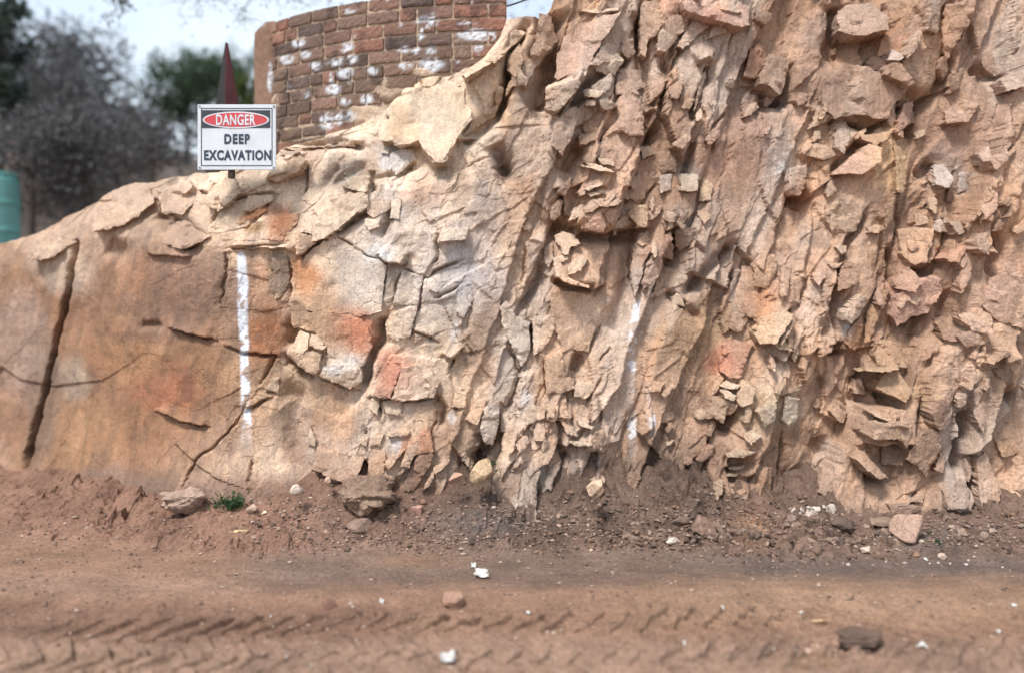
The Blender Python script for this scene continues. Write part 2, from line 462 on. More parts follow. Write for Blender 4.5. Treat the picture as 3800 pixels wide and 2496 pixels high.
# thin cracks
for reg, s in (('D', '510,840 505,1140'), ('D', '1300,870 1250,1130'), ('D', '1440,890 1350,1190'), ('D', '1600,960 1740,790 1735,600'),
               ('D', '1600,960 1550,1240 1500,1440'), ('D', '1600,960 1440,890'), ('D', '720,440 690,610'), ('D', '640,0 635,200 600,290'),
               ('D', '0,330 270,260 400,270'), ('D', '870,620 1020,690'), ('D', '1060,730 1290,860'), ('D', '1380,125 1530,0'), ('D', '1620,950 1900,810'),
               ('D', '480,690 0,720'), ('D', '900,1080 950,820'), ('D', '1520,1400 1700,1480'), ('D', '220,280 190,410'), ('D', '1900,1040 1700,1130'),
               ('G', '0,190 90,250 380,270 240,510'), ('G', '700,430 1080,560'), ('G', '1190,600 1390,630 1560,640 1700,600'), ('G', '1430,370 1360,610'),
               ('G', '1000,1330 1130,1140'), ('G', '1150,860 1150,1020'), ('G', '1250,610 1260,760'), ('G', '200,1130 150,1330'), ('G', '880,180 820,240'),
               ('G', '1730,700 1690,900'), ('G', '160,720 320,620'), ('G', '1820,380 1850,280'), ('G', '1930,1110 1900,1260'), ('G', '720,1220 860,1270'),
               ('K', '2050,630 1960,840 1800,980 1640,1120 1540,1260 1490,1380'), ('K', '1320,740 1540,830 1700,850'), ('K', '1490,60 1700,115 1780,130'),
               ('L', '1890,750 1870,970 1820,1170'), ('L', '1830,380 1760,520'), ('L', '1620,250 1840,290'),
               ('E', '1210,1000 1230,730'), ('E', '1270,1010 1360,740'), ('E', '850,1560 960,1340'), ('E', '380,1340 380,1560'), ('E', '1410,180 1190,480'),
               ('E', '320,700 310,1000'), ('H', '960,440 850,640'), ('H', '1050,180 960,320'), ('H', '490,300 500,620'), ('H', '1170,1180 1160,1420'),
               ('H', '220,200 290,420'), ('H', '940,620 940,820'), ('B', '1700,1050 1840,880'), ('B', '1720,1130 1710,1220'), ('B', '100,600 80,300'),
               ('B', '1150,0 1140,420'), ('C', '1060,30 1060,300'), ('C', '2060,1160 1900,1300'), ('C', '1420,0 1380,220'), ('C', '1070,640 1030,780'),
               ('F', '1080,500 1060,760 1030,900'), ('F', '1240,60 1170,440'), ('F', '1700,60 1690,330'), ('I', '1470,230 1420,380'), ('I', '240,900 240,1400'),
               ('I', '480,1480 520,1200')):
    poly = pts(reg, s)
    m, d, side, par = polydist(poly, 16)
    fade = 0.35 + 0.65 * sstep(0.0, 0.2, par) * sstep(1.0, 0.8, par)
    H[m] -= 0.05 * np.clip(1 - d / 6.5, 0, 1) ** 0.7 * fade
    H[m] += 0.012 * np.where(side < 0, 1, -1) * np.exp(-d / 30.0)

# ledges: the side left of travel stands proud, sharp at the line
for reg, s, amp, wdt in (
        ('A', '1200,1110 1380,1190 1510,1150 1640,1330 1740,1330 1820,1130 2000,1100', 0.10, 90), ('A', '310,1440 560,1400 620,1290', 0.08, 40),
        ('A', '380,1190 560,1180 860,1160 1110,1130', 0.06, 30), ('D', '0,720 480,720 560,780', 0.06, 50), ('D', '1230,760 1310,850 1430,850 1500,750', 0.09, 50),
        ('D', '560,790 700,680 1140,380', 0.05, 40), ('D', '1740,670 1950,650', 0.06, 40), ('G', '480,200 540,340 700,430 770,440', 0.09, 60),
        ('G', '760,440 1080,560', 0.05, 60), ('G', '1190,600 1400,640 1700,610', 0.05, 60), ('G', '1750,240 1850,290 1950,190', 0.07, 40),
        ('E', '690,500 850,580 1000,600 1050,570 1270,550 1380,540', 0.12, 60), ('E', '560,940 720,1030 880,1060 1000,1000', 0.10, 70),
        ('E', '550,220 650,230 670,440 770,470', 0.06, 60), ('H', '490,760 600,790 730,780', 0.10, 40), ('H', '0,1000 60,1010 120,900', 0.1, 50),
        ('H', '620,990 700,1000 890,990', 0.05, 40), ('H', '1890,780 1980,840 2070,640', 0.08, 50), ('B', '380,870 470,900 600,770 700,640', 0.12, 60),
        ('B', '1480,70 1560,110 1700,160 1790,180 2030,210', 0.12, 80), ('B', '1560,540 1690,500', 0.09, 40), ('C', '0,690 180,770 220,640', 0.14, 60),
        ('C', '700,290 860,310 1040,280 1060,180', 0.12, 70), ('C', '560,990 740,930 960,1010 1060,960', 0.08, 70), ('C', '1540,1000 1700,990', 0.05, 50),
        ('F', '280,270 390,280 440,100', 0.12, 50), ('F', '1230,1330 1430,1250 1550,1050', 0.10, 70), ('F', '1310,860 1480,910', 0.08, 40),
        ('F', '0,1500 160,1510 330,1270', 0.1, 60), ('F', '1820,760 1950,780', 0.12, 40), ('I', '890,400 1060,400 1190,370', 0.12, 60),
        ('I', '1020,550 1210,640', 0.11, 60), ('I', '880,970 1200,960 1300,1030', 0.12, 80), ('I', '970,760 1100,800', 0.07, 40), ('I', '1850,1520 1980,1540', 0.1, 60),
        ('I', '1960,330 2140,270', 0.1, 50), ('I', '800,1120 1000,1290 1100,1270', 0.09, 50), ('K', '1300,740 1540,835 1720,850', 0.04, 40), ('K', '1400,30 1650,110 1780,130', 0.04, 40),
        ('L', '1250,770 1450,790 1640,785', 0.04, 60)):
    poly = pts(reg, s)
    m, d, side, par = polydist(poly, wdt * 2.5)
    fade = sstep(0.0, 0.12, par) * sstep(1.0, 0.88, par)
    H[m] += np.where(side < 0, amp * np.exp(-d / wdt), -0.35 * amp * np.exp(-d / (0.5 * wdt))) * fade

for _ in range(2):
    Hs = H.copy(); Hs[:, 1:-1] = 0.25 * H[:, :-2] + 0.5 * H[:, 1:-1] + 0.25 * H[:, 2:]
    wS = 0.25 + 0.55 * sstep(2900, 3500, GU)
    H = H * (1 - wS) + Hs * wS
Hs = H.copy(); Hs[1:-1] = 0.25 * H[:-2] + 0.5 * H[1:-1] + 0.25 * H[2:]
H = 0.6 * H + 0.4 * Hs

# fold the rows above the silhouette back into a ledge
ZT = ztop(GX) + 0.03 * fbm(GX * 5, GX * 0 + 3, 81, 4) * sstep(0.3, -0.1, GX)
over = np.clip(GZ - ZT, 0, None)
H *= 1 - 0.55 * sstep(0.0, 0.10, over)
edge_round = sstep(-0.16, 0.0, GZ - ZT)
CY = GY0 - H + 1.5 * over + 0.05 * edge_round * (ZT < 3.2)
CZ = np.where(over > 0, ZT + 0.10 * over + 0.4 * 0.05 * fbm(GX * 6, GZ * 6, 83, 4), GZ)
CX3 = GX + 0.016 * fbm(GX * 9, GZ * 9, 85, 3)

# ---- colour of the rock, looked up by photo position (stains, beds and paint have shapes of their own)
PALE, TAN, PINK, BRN, ORG, LIL, GRY, DRK, OCH = (218, 196, 170), (196, 165, 138), (188, 152, 134), (142, 112, 94), (186, 122, 84), (200, 190, 186), (146, 128, 115), (98, 80, 70), (170, 138, 104)
BLOBS = [
    (330, 1360, 680, 600, (160, 122, 96), 1.0), (300, 780, 420, 150, (190, 162, 140), .9), (230, 1000, 120, 110, (208, 186, 165), .8), (60, 1300, 110, 200, (180, 155, 138), .7),
    (620, 1430, 130, 90, (182, 120, 92), .6), (520, 1320, 130, 80, (184, 142, 108), .7), (330, 1600, 170, 140, (176, 136, 102), .7), (640, 1130, 200, 120, (150, 120, 102), .7),
    (700, 1000, 160, 90, (152, 122, 106), .6), (250, 1420, 70, 90, (190, 172, 152), .6), (140, 1500, 60, 260, (120, 106, 94), .5), (860, 760, 120, 90, (205, 182, 160), .8),
    (700, 870, 60, 60, (120, 102, 90), .5), (900, 700, 60, 80, (150, 128, 112), .5),
    (1000, 1230, 75, 120, (166, 104, 66), .9), (1030, 1010, 50, 80, (138, 118, 102), .8), (950, 1050, 60, 100, (178, 134, 104), .7), (960, 1480, 90, 170, (190, 152, 118), .6),
    (1140, 1010, 60, 70, (196, 130, 82), .9), (1190, 1150, 120, 130, (200, 158, 124), .8), (1360, 1020, 110, 130, (202, 190, 180), .85), (1310, 1240, 85, 110, (190, 112, 80), .85), (1340, 1180, 60, 60, (196, 128, 96), .8),
    (1240, 1370, 70, 40, (224, 214, 208), .8), (1455, 1400, 75, 90, (196, 124, 98), .8), (1610, 1360, 130, 110, (206, 180, 156), .7), (1620, 1080, 130, 160, (212, 198, 186), .8),
    (1500, 830, 200, 150, (212, 196, 184), .7), (1780, 930, 90, 220, (196, 184, 180), .75), (1860, 700, 90, 200, (172, 156, 150), .7), (1700, 1000, 70, 150, (204, 194, 190), .7),
    (1540, 470, 260, 170, (224, 202, 176), 1.0), (1480, 500, 60, 130, (206, 166, 130), .6), (1560, 730, 90, 60, (216, 176, 150), .8), (1430, 590, 60, 50, (214, 204, 198), .8), (1000, 700, 150, 80, (205, 182, 158), .7),
    (970, 800, 60, 22, (158, 102, 66), .9), (1050, 850, 55, 55, (164, 108, 74), .9), (960, 860, 30, 25, (158, 118, 80), .8), (1260, 660, 80, 55, (112, 100, 94), .85), (1190, 720, 40, 60, (205, 186, 166), .6),
    (1400, 950, 60, 25, (232, 224, 216), .8), (1150, 1480, 110, 180, (204, 174, 144), .6), (1220, 1560, 90, 110, (192, 146, 112), .7), (1260, 1710, 150, 80, (188, 150, 122), .8), (1100, 1560, 70, 130, (156, 126, 106), .7),
    (1120, 1680, 60, 60, (122, 88, 74), .6), (1455, 1650, 40, 50, (206, 200, 200), .6), (1580, 1640, 30, 60, (176, 104, 76), .8), (1560, 1740, 60, 70, (122, 92, 78), .7), (1490, 1650, 30, 40, (178, 110, 82), .7),
    (1780, 1330, 80, 160, (150, 116, 96), .8), (1850, 1180, 90, 70, (146, 118, 100), .8), (1640, 1560, 120, 100, (196, 160, 130), .7), (1750, 1600, 110, 120, (186, 152, 126), .7),
    (2010, 1170, 80, 150, (148, 124, 108), .7), (1910, 1330, 60, 110, (212, 196, 178), .7), (2160, 1260, 150, 170, (214, 178, 148), .9), (2080, 1520, 120, 130, (200, 168, 140), .6), (2230, 1200, 110, 80, (206, 186, 172), .6),
    (2600, 1250, 190, 170, (166, 136, 106), .9), (2560, 1480, 120, 140, (158, 132, 112), .7), (2620, 1050, 160, 120, (170, 140, 118), .7), (2700, 1330, 60, 50, (196, 130, 108), .9),
    (2330, 1420, 90, 100, (192, 160, 136), .6), (2700, 330, 220, 180, (178, 148, 126), .8), (2780, 400, 120, 170, (168, 156, 150), .7), (2750, 560, 200, 130, (196, 156, 134), .8), (2900, 560, 100, 110, (176, 168, 164), .7),
    (2000, 300, 60, 150, (150, 124, 104), .6), (1930, 420, 60, 200, (176, 140, 110), .7), (1970, 600, 90, 120, (168, 130, 98), .7), (2160, 250, 100, 90, (184, 150, 132), .8), (2480, 230, 50, 90, (186, 140, 100), .6),
    (2600, 60, 130, 60, (188, 142, 126), .9), (2780, 250, 60, 120, (176, 124, 94), .7), (2500, 800, 60, 60, (206, 192, 178), .8), (2540, 640, 40, 40, (204, 196, 184), .6),
    (3070, 110, 90, 90, (184, 166, 156), .7), (3310, 150, 90, 90, (176, 132, 106), .8), (3540, 120, 60, 110, (192, 150, 122), .8), (3700, 200, 120, 180, (168, 142, 126), .8), (3600, 480, 200, 140, (172, 142, 126), .8),
    (3050, 330, 150, 100, (164, 138, 122), .8), (3000, 720, 70, 60, (192, 138, 108), .8), (3120, 820, 120, 90, (192, 164, 142), .7), (3320, 620, 60, 160, (204, 172, 132), .7), (3500, 640, 80, 80, (200, 188, 182), .7), (3560, 690, 60, 60, (190, 182, 178), .7),
    (3430, 900, 90, 90, (196, 158, 128), .7), (3400, 1090, 130, 80, (196, 156, 140), .9), (3720, 1080, 100, 120, (196, 160, 140), .8), (3750, 830, 60, 120, (192, 148, 114), .6), (2840, 1110, 45, 80, (200, 142, 104), .9), (2850, 970, 45, 50, (196, 160, 134), .7),
    (3180, 1240, 50, 70, (186, 136, 102), .8), (3300, 1330, 90, 90, (194, 158, 124), .8), (3350, 1470, 120, 110, (192, 158, 126), .7), (3130, 1150, 40, 70, (196, 186, 180), .6), (2880, 1500, 120, 90, (202, 188, 166), .8), (2940, 1530, 50, 50, (214, 206, 192), .8),
    (3560, 1550, 60, 110, (150, 122, 108), .6), (3560, 1700, 35, 120, (150, 140, 140), .8), (3700, 1500, 130, 220, (164, 132, 104), .7), (3050, 1700, 150, 110, (150, 124, 104), .7), (3300, 1700, 180, 140, (150, 122, 104), .7), (3430, 1800, 200, 90, (168, 138, 118), .7),
    (2980, 1800, 190, 70, (150, 120, 100), .6), (2950, 1640, 90, 60, (170, 142, 114), .6),
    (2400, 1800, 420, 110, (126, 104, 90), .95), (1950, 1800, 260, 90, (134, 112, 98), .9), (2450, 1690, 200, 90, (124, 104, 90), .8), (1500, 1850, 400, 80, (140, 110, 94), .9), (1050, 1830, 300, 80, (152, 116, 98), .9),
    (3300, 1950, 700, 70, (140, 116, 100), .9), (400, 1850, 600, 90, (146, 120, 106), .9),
]

def rock_colour(u, v, x, z):
    r = sstep(1750, 2100, u)
    c = lin((221, 195, 171), .82)[None] * (1 - r[:, None]) + lin((200, 165, 140), .78)[None] * r[:, None]
    n1 = fbm(x * 2.2, z * 2.2, 301, 5); n2 = fbm(x * 6 + 9, z * 6, 311, 5)
    uu = u + 70 * n1 + 25 * n2; vv = v + 70 * fbm(x * 2.2 + 40, z * 2.2, 321, 5) + 25 * n2
    for (cx, cy, rx, ry, cc, k) in BLOBS:
        m = (np.abs(uu - cx) < rx * 1.5) & (np.abs(vv - cy) < ry * 1.5)
        if not m.any(): continue
        d = np.sqrt(((uu[m] - cx) / rx) ** 2 + ((vv[m] - cy) / ry) ** 2)
        w = (k * (sstep(1.35, 0.6, d) if cx < 900 else (0.92 if cx < 1750 else 0.75) * sstep(1.5, 0.45, d)))[:, None]
        c[m] = c[m] * (1 - w) + lin(cc, .76 if cx < 900 else .80 if cx < 1750 else .86)[None] * w
    # natural variation between beds
    a = x * math.cos(th) + z * math.sin(th); b = x * math.sin(th) - z * math.cos(th)
    pv, _ = plates((a + 0.1 * n1) / 0.4, (b + 0.06 * n1) / 0.13, 401)
    qv, _ = plates((a + 0.1 * n2) / 0.16, (b + 0.06 * n1) / 0.07, 431)
    k = 1 + 0.27 * pv + 0.18 * qv
    warm = (0.06 * qv + 0.10 * n1)[:, None] * np.array([0.6, 0.0, -0.9])[None]
    c = c * k[:, None] * (1 + warm)
    st_n = fbm(x * 9, z * 9, 351, 4)
    k = sstep(0.25, 0.5, st_n) * 0.35
    c = c * (1 - k[:, None]) + lin((120, 96, 80))[None] * k[:, None]
    # brown weathering skin and grey bloom running down the beds
    va_ = fbm(a * 1.1, b * 3.6, 355, 4); vb_ = fbm(a * 1.3 + 20, b * 3.0 + 5, 357, 4)
    k = (sstep(0.08, 0.38, va_) * 0.42 * sstep(900, 1000, u))[:, None]
    c = c * (1 - k) + lin((150, 116, 94), .8)[None] * k
    k = (sstep(0.12, 0.42, vb_) * 0.45 * sstep(1000, 1150, u))[:, None]
    c = c * (1 - k) + lin((206, 192, 180), .8)[None] * k
    # the two sprayed white lines and the lime runs
    def paint(line, half, k, ragged, cc=(226, 232, 242)):
        line = np.array(line, float)
        o = np.argsort(line[:, 1])
        xc = np.interp(v, line[o, 1], line[o, 0])
        hw = half * (0.95 + 0.35 * fbm(x * 7 + 3, z * 7, 361, 4))
        d = np.abs(u - xc + 6 * n2) / hw
        ins = sstep(line[o[0], 1] - 8, line[o[0], 1] + 8, v) * sstep(line[o[-1], 1] + 30, line[o[-1], 1] - 30, v)
        f = k * sstep(1.25, 0.8, d) * ins
        f = f * np.where(fbm(x * 11, z * 11, 371, 4) > ragged + 0.55 * sstep(1250, 1420, v) - 0.55, 1, 0.18)
        c[:] = c * (1 - f[:, None]) + lin(cc, 0.9)[None] * f[:, None]
    paint([(898, 938), (902, 1100), (905, 1220), (908, 1300), (911, 1480), (914, 1600), (918, 1655)], 17, 0.96, 0.12)
    paint([(2368, 1110), (2352, 1200), (2345, 1300), (2338, 1440), (2345, 1540), (2350, 1690)], 14, 0.88, 0.38, (224, 224, 228))
    paint([(2400, 1420), (2412, 1480), (2420, 1540), (2428, 1610)], 13, 0.85, 0.25, (224, 224, 228))
    for (cx, cy, rx, ry) in ((1400, 945, 60, 18), (1240, 1370, 40, 22), (1430, 600, 30, 40), (1690, 1230, 18, 55), (2900, 640, 22, 40), (3140, 1230, 25, 30), (1470, 1645, 22, 34), (1680, 1545, 20, 24), (3050, 1890, 70, 22), (1960, 1480, 25, 40)):
        d = np.sqrt(((u - cx + 14 * n2) / rx) ** 2 + ((v - cy + 14 * n1) / ry) ** 2)
        f = 0.6 * sstep(1.3, 0.5, d) * np.where(fbm(x * 13, z * 13, 381, 3) > -0.2, 1, 0.3)
        c[:] = c * (1 - f[:, None]) + lin((222, 218, 216))[None] * f[:, None]
    alpha = 1 - 0.3 * sstep(880, 700, u) - 0.35 * np.exp(-(((u - 1540) / 230) ** 2 + ((v - 470) / 140) ** 2))
    return np.concatenate([np.clip(c, 0.02, 0.85), alpha[:, None]], 1)

def surf_colour(x, y, z):
    u, v = to_px(x, y, z)
    return rock_colour(u, v, x, z)

ncol = surf_colour(CX3.ravel(), CY.ravel(), CZ.ravel())
idx = np.arange(NROW * NCOL).reshape(NROW, NCOL)
faces = np.stack([idx[:-1, :-1], idx[:-1, 1:], idx[1:, 1:], idx[1:, :-1]], -1).reshape(-1, 4)
cliff = mesh_obj('cliff', np.stack([CX3, CY, CZ], -1).reshape(-1, 3), faces, M_ROCK, colors=ncol)
tag(cliff, 'tall tan sandstone rock face with steep broken beds and white painted lines', kind='structure')

def surf_y(X, Z):
    """depth of the finished face by bilinear lookup"""
    ci = np.clip(np.interp(X - SHEAR * (Z - 1.3), Xc, np.arange(NCOL)), 0, NCOL - 1.001); ri = np.clip((Z - Zr[0]) / (Zr[1] - Zr[0]), 0, NROW - 1.001)
    c0, r0 = np.floor(ci).astype(int), np.floor(ri).astype(int); fc, fr = ci - c0, ri - r0
    return (CY[r0, c0] * (1 - fc) + CY[r0, c0 + 1] * fc) * (1 - fr) + (CY[r0 + 1, c0] * (1 - fc) + CY[r0 + 1, c0 + 1] * fc) * fr

# ------------------------------------------------------------------ slabs and blocks standing proud of the face, each its own piece
def resample(poly, step):
    out = []
    n = len(poly)
    for i in range(n):
        a, b = poly[i], poly[(i + 1) % n]
        L = math.hypot(*(b - a)); k = max(1, int(round(L / step)))
        for j in range(k): out.append(a + (b - a) * j / k)
    return np.array(out)

def inside(p, poly):
    x, y = p[:, 0], p[:, 1]; c = np.zeros(len(p), bool); j = len(poly) - 1
    for i in range(len(poly)):
        xi, yi, xj, yj = *poly[i], *poly[j]
        if yi != yj:
            c ^= ((yi > y) != (yj > y)) & (x < (xj - xi) * (y - yi) / (yj - yi) + xi)
        j = i
    return c

slab_count = 0
def slab(px_poly, prot, colr=None, tz=None, tx=None, rough_k=1.0, name='rock_slab', parent=None, ck=0.44):
    """one broken slab: outline from the photo, set on the face, lower edge standing further out"""
    global slab_count
    slab_count += 1
    r = np.random.default_rng(1000 + slab_count)
    X, Y, Z = solve(px_poly[:, 0], px_poly[:, 1])
    sx = np.concatenate([X, 0.5 * (X + X.mean()), [X.mean()]]); sz = np.concatenate([Z, 0.5 * (Z + Z.mean()), [Z.mean()]])
    sy = surf_y(sx, sz)
    cy = float(np.percentile(sy, 35))
    A_ = np.stack([sx - X.mean(), sz - Z.mean(), np.ones_like(sx)], 1)
    fit = np.linalg.lstsq(A_, sy, rcond=None)[0]
    fit = np.clip(fit[:2], -0.45, 0.45)                # lie of the face here
    depth = cy - prot
    X = (px_poly[:, 0] - CX) / FP * depth; Z = CH - (px_poly[:, 1] - HY) / FP * depth
    poly = np.stack([X, Z], 1)
    size = math.sqrt(np.ptp(X) * np.ptp(Z))
    step = max(0.014, min(0.03, size / 14))
    ol = resample(poly, step)
    cen = ol.mean(0)
    ol = ol + r.normal(0, step * 0.17, ol.shape)
    # ragged bays along the edge
    ang = np.arange(len(ol)) * step
    ol = ol + (ol - cen) / (np.linalg.norm(ol - cen, axis=1, keepdims=True) + 1e-6) * (0.10 * size * 0.35 * fbm(ang * 14 + slab_count * 7.7, ang * 0, 501, 3))[:, None]
    gx, gz = np.meshgrid(np.arange(X.min(), X.max(), step * 1.15), np.arange(Z.min(), Z.max(), step * 1.15))
    g = np.stack([gx.ravel(), gz.ravel()], 1) + r.normal(0, step * 0.25, (gx.size, 2))
    g = g[inside(g, ol)] if len(g) else g
    if len(g):
        dmin = np.sqrt(((g[:, None] - ol[None]) ** 2).sum(-1)).min(1)
        g = g[dmin > step * 0.62]
    allp = np.concatenate([ol, g]) if len(g) else ol
    n0 = len(ol)
    res = delaunay_2d_cdt([Vector(p) for p in allp.tolist()], [(i, (i + 1) % n0) for i in range(n0)], [], 1, 1e-5)
    v2 = np.array([[p.x, p.y] for p in res[0]]); tri = [tuple(f) for f in res[2]]
    if not tri: return None
    # boundary of the triangulation
    cnt = {}
    for f in tri:
        for i in range(len(f)):
            a, b = f[i], f[(i + 1) % len(f)]
            k = (min(a, b), max(a, b)); cnt.setdefault(k, []).append((a, b))
    bnd = [e[0] for e in cnt.values() if len(e) == 1]
    onb = np.zeros(len(v2), bool)
    for a, b in bnd: onb[a] = onb[b] = True
    tz = (0.08 + 0.20 * r.random()) if tz is None else tz * 0.8
    tx = r.normal(0, 0.16) if tx is None else tx
    lim = prot * 1.3 + 0.02
    out = np.clip(-tz * (v2[:, 1] - cen[1]) + tx * (v2[:, 0] - cen[0]), -lim, lim) - 0.8 * (fit[0] * (v2[:, 0] - cen[0]) + fit[1] * (v2[:, 1] - cen[1]))
    fr = rough_k * min(1.0, size / 0.15)
    pf, _ = plates(v2[:, 0] / (0.35 * size + 0.03) + slab_count, v2[:, 1] / (0.35 * size + 0.03), 601, 1.0)
    out = out + fr * (0.030 * pf * min(1, size / 0.25) + 0.010 * fbm(v2[:, 0] * 22, v2[:, 1] * 22, 611, 4))
    out[onb] -= r.uniform(0.001, 0.010, onb.sum()) * (0.5 + 0.5 * fr)
    front = np.stack([v2[:, 0], depth - out, v2[:, 1]], 1)
    back = front.copy(); 
    back[:, 1] = depth + prot + 0.10
    sh = 0.93
    back[:, 0] = cen[0] + (back[:, 0] - cen[0]) * sh; back[:, 2] = cen[1] + (back[:, 2] - cen[1]) * sh
    n = len(v2)
    mid_ = front * 0.62 + back * 0.38
    mid_ += r.normal(0, 0.005, mid_.shape)
    verts = np.concatenate([front, mid_, back])
    fc = []
    def area2(f):
        a, b, c_ = v2[f[0]], v2[f[1]], v2[f[2]]
        return (b[0] - a[0]) * (c_[1] - a[1]) - (b[1] - a[1]) * (c_[0] - a[0])
    for f in tri:
        fc.append(f if area2(f) > 0 else f[::-1])
    flip = area2(tri[0]) < 0
    for a, b in bnd:
        if flip: a, b = b, a
        fc.append((b, a, a + n, b + n)); fc.append((b + n, a + n, a + 2 * n, b + 2 * n))
    # drop unused inner copies
    used = sorted({i for f in fc for i in f}); re = {o: i for i, o in enumerate(used)}
    verts = verts[used]; fc = [tuple(re[i] for i in f) for f in fc]
    cc = surf_colour(verts[:, 0], verts[:, 1], verts[:, 2])
    if colr is not None:
        cc[:, :3] = cc[:, :3] * (1 - ck) + lin(colr, .84)[None] * ck
    cc[:, :3] *= r.uniform(0.94, 1.06)
    return mesh_obj(name, verts, fc, M_ROCK, parent or cliff, cc)

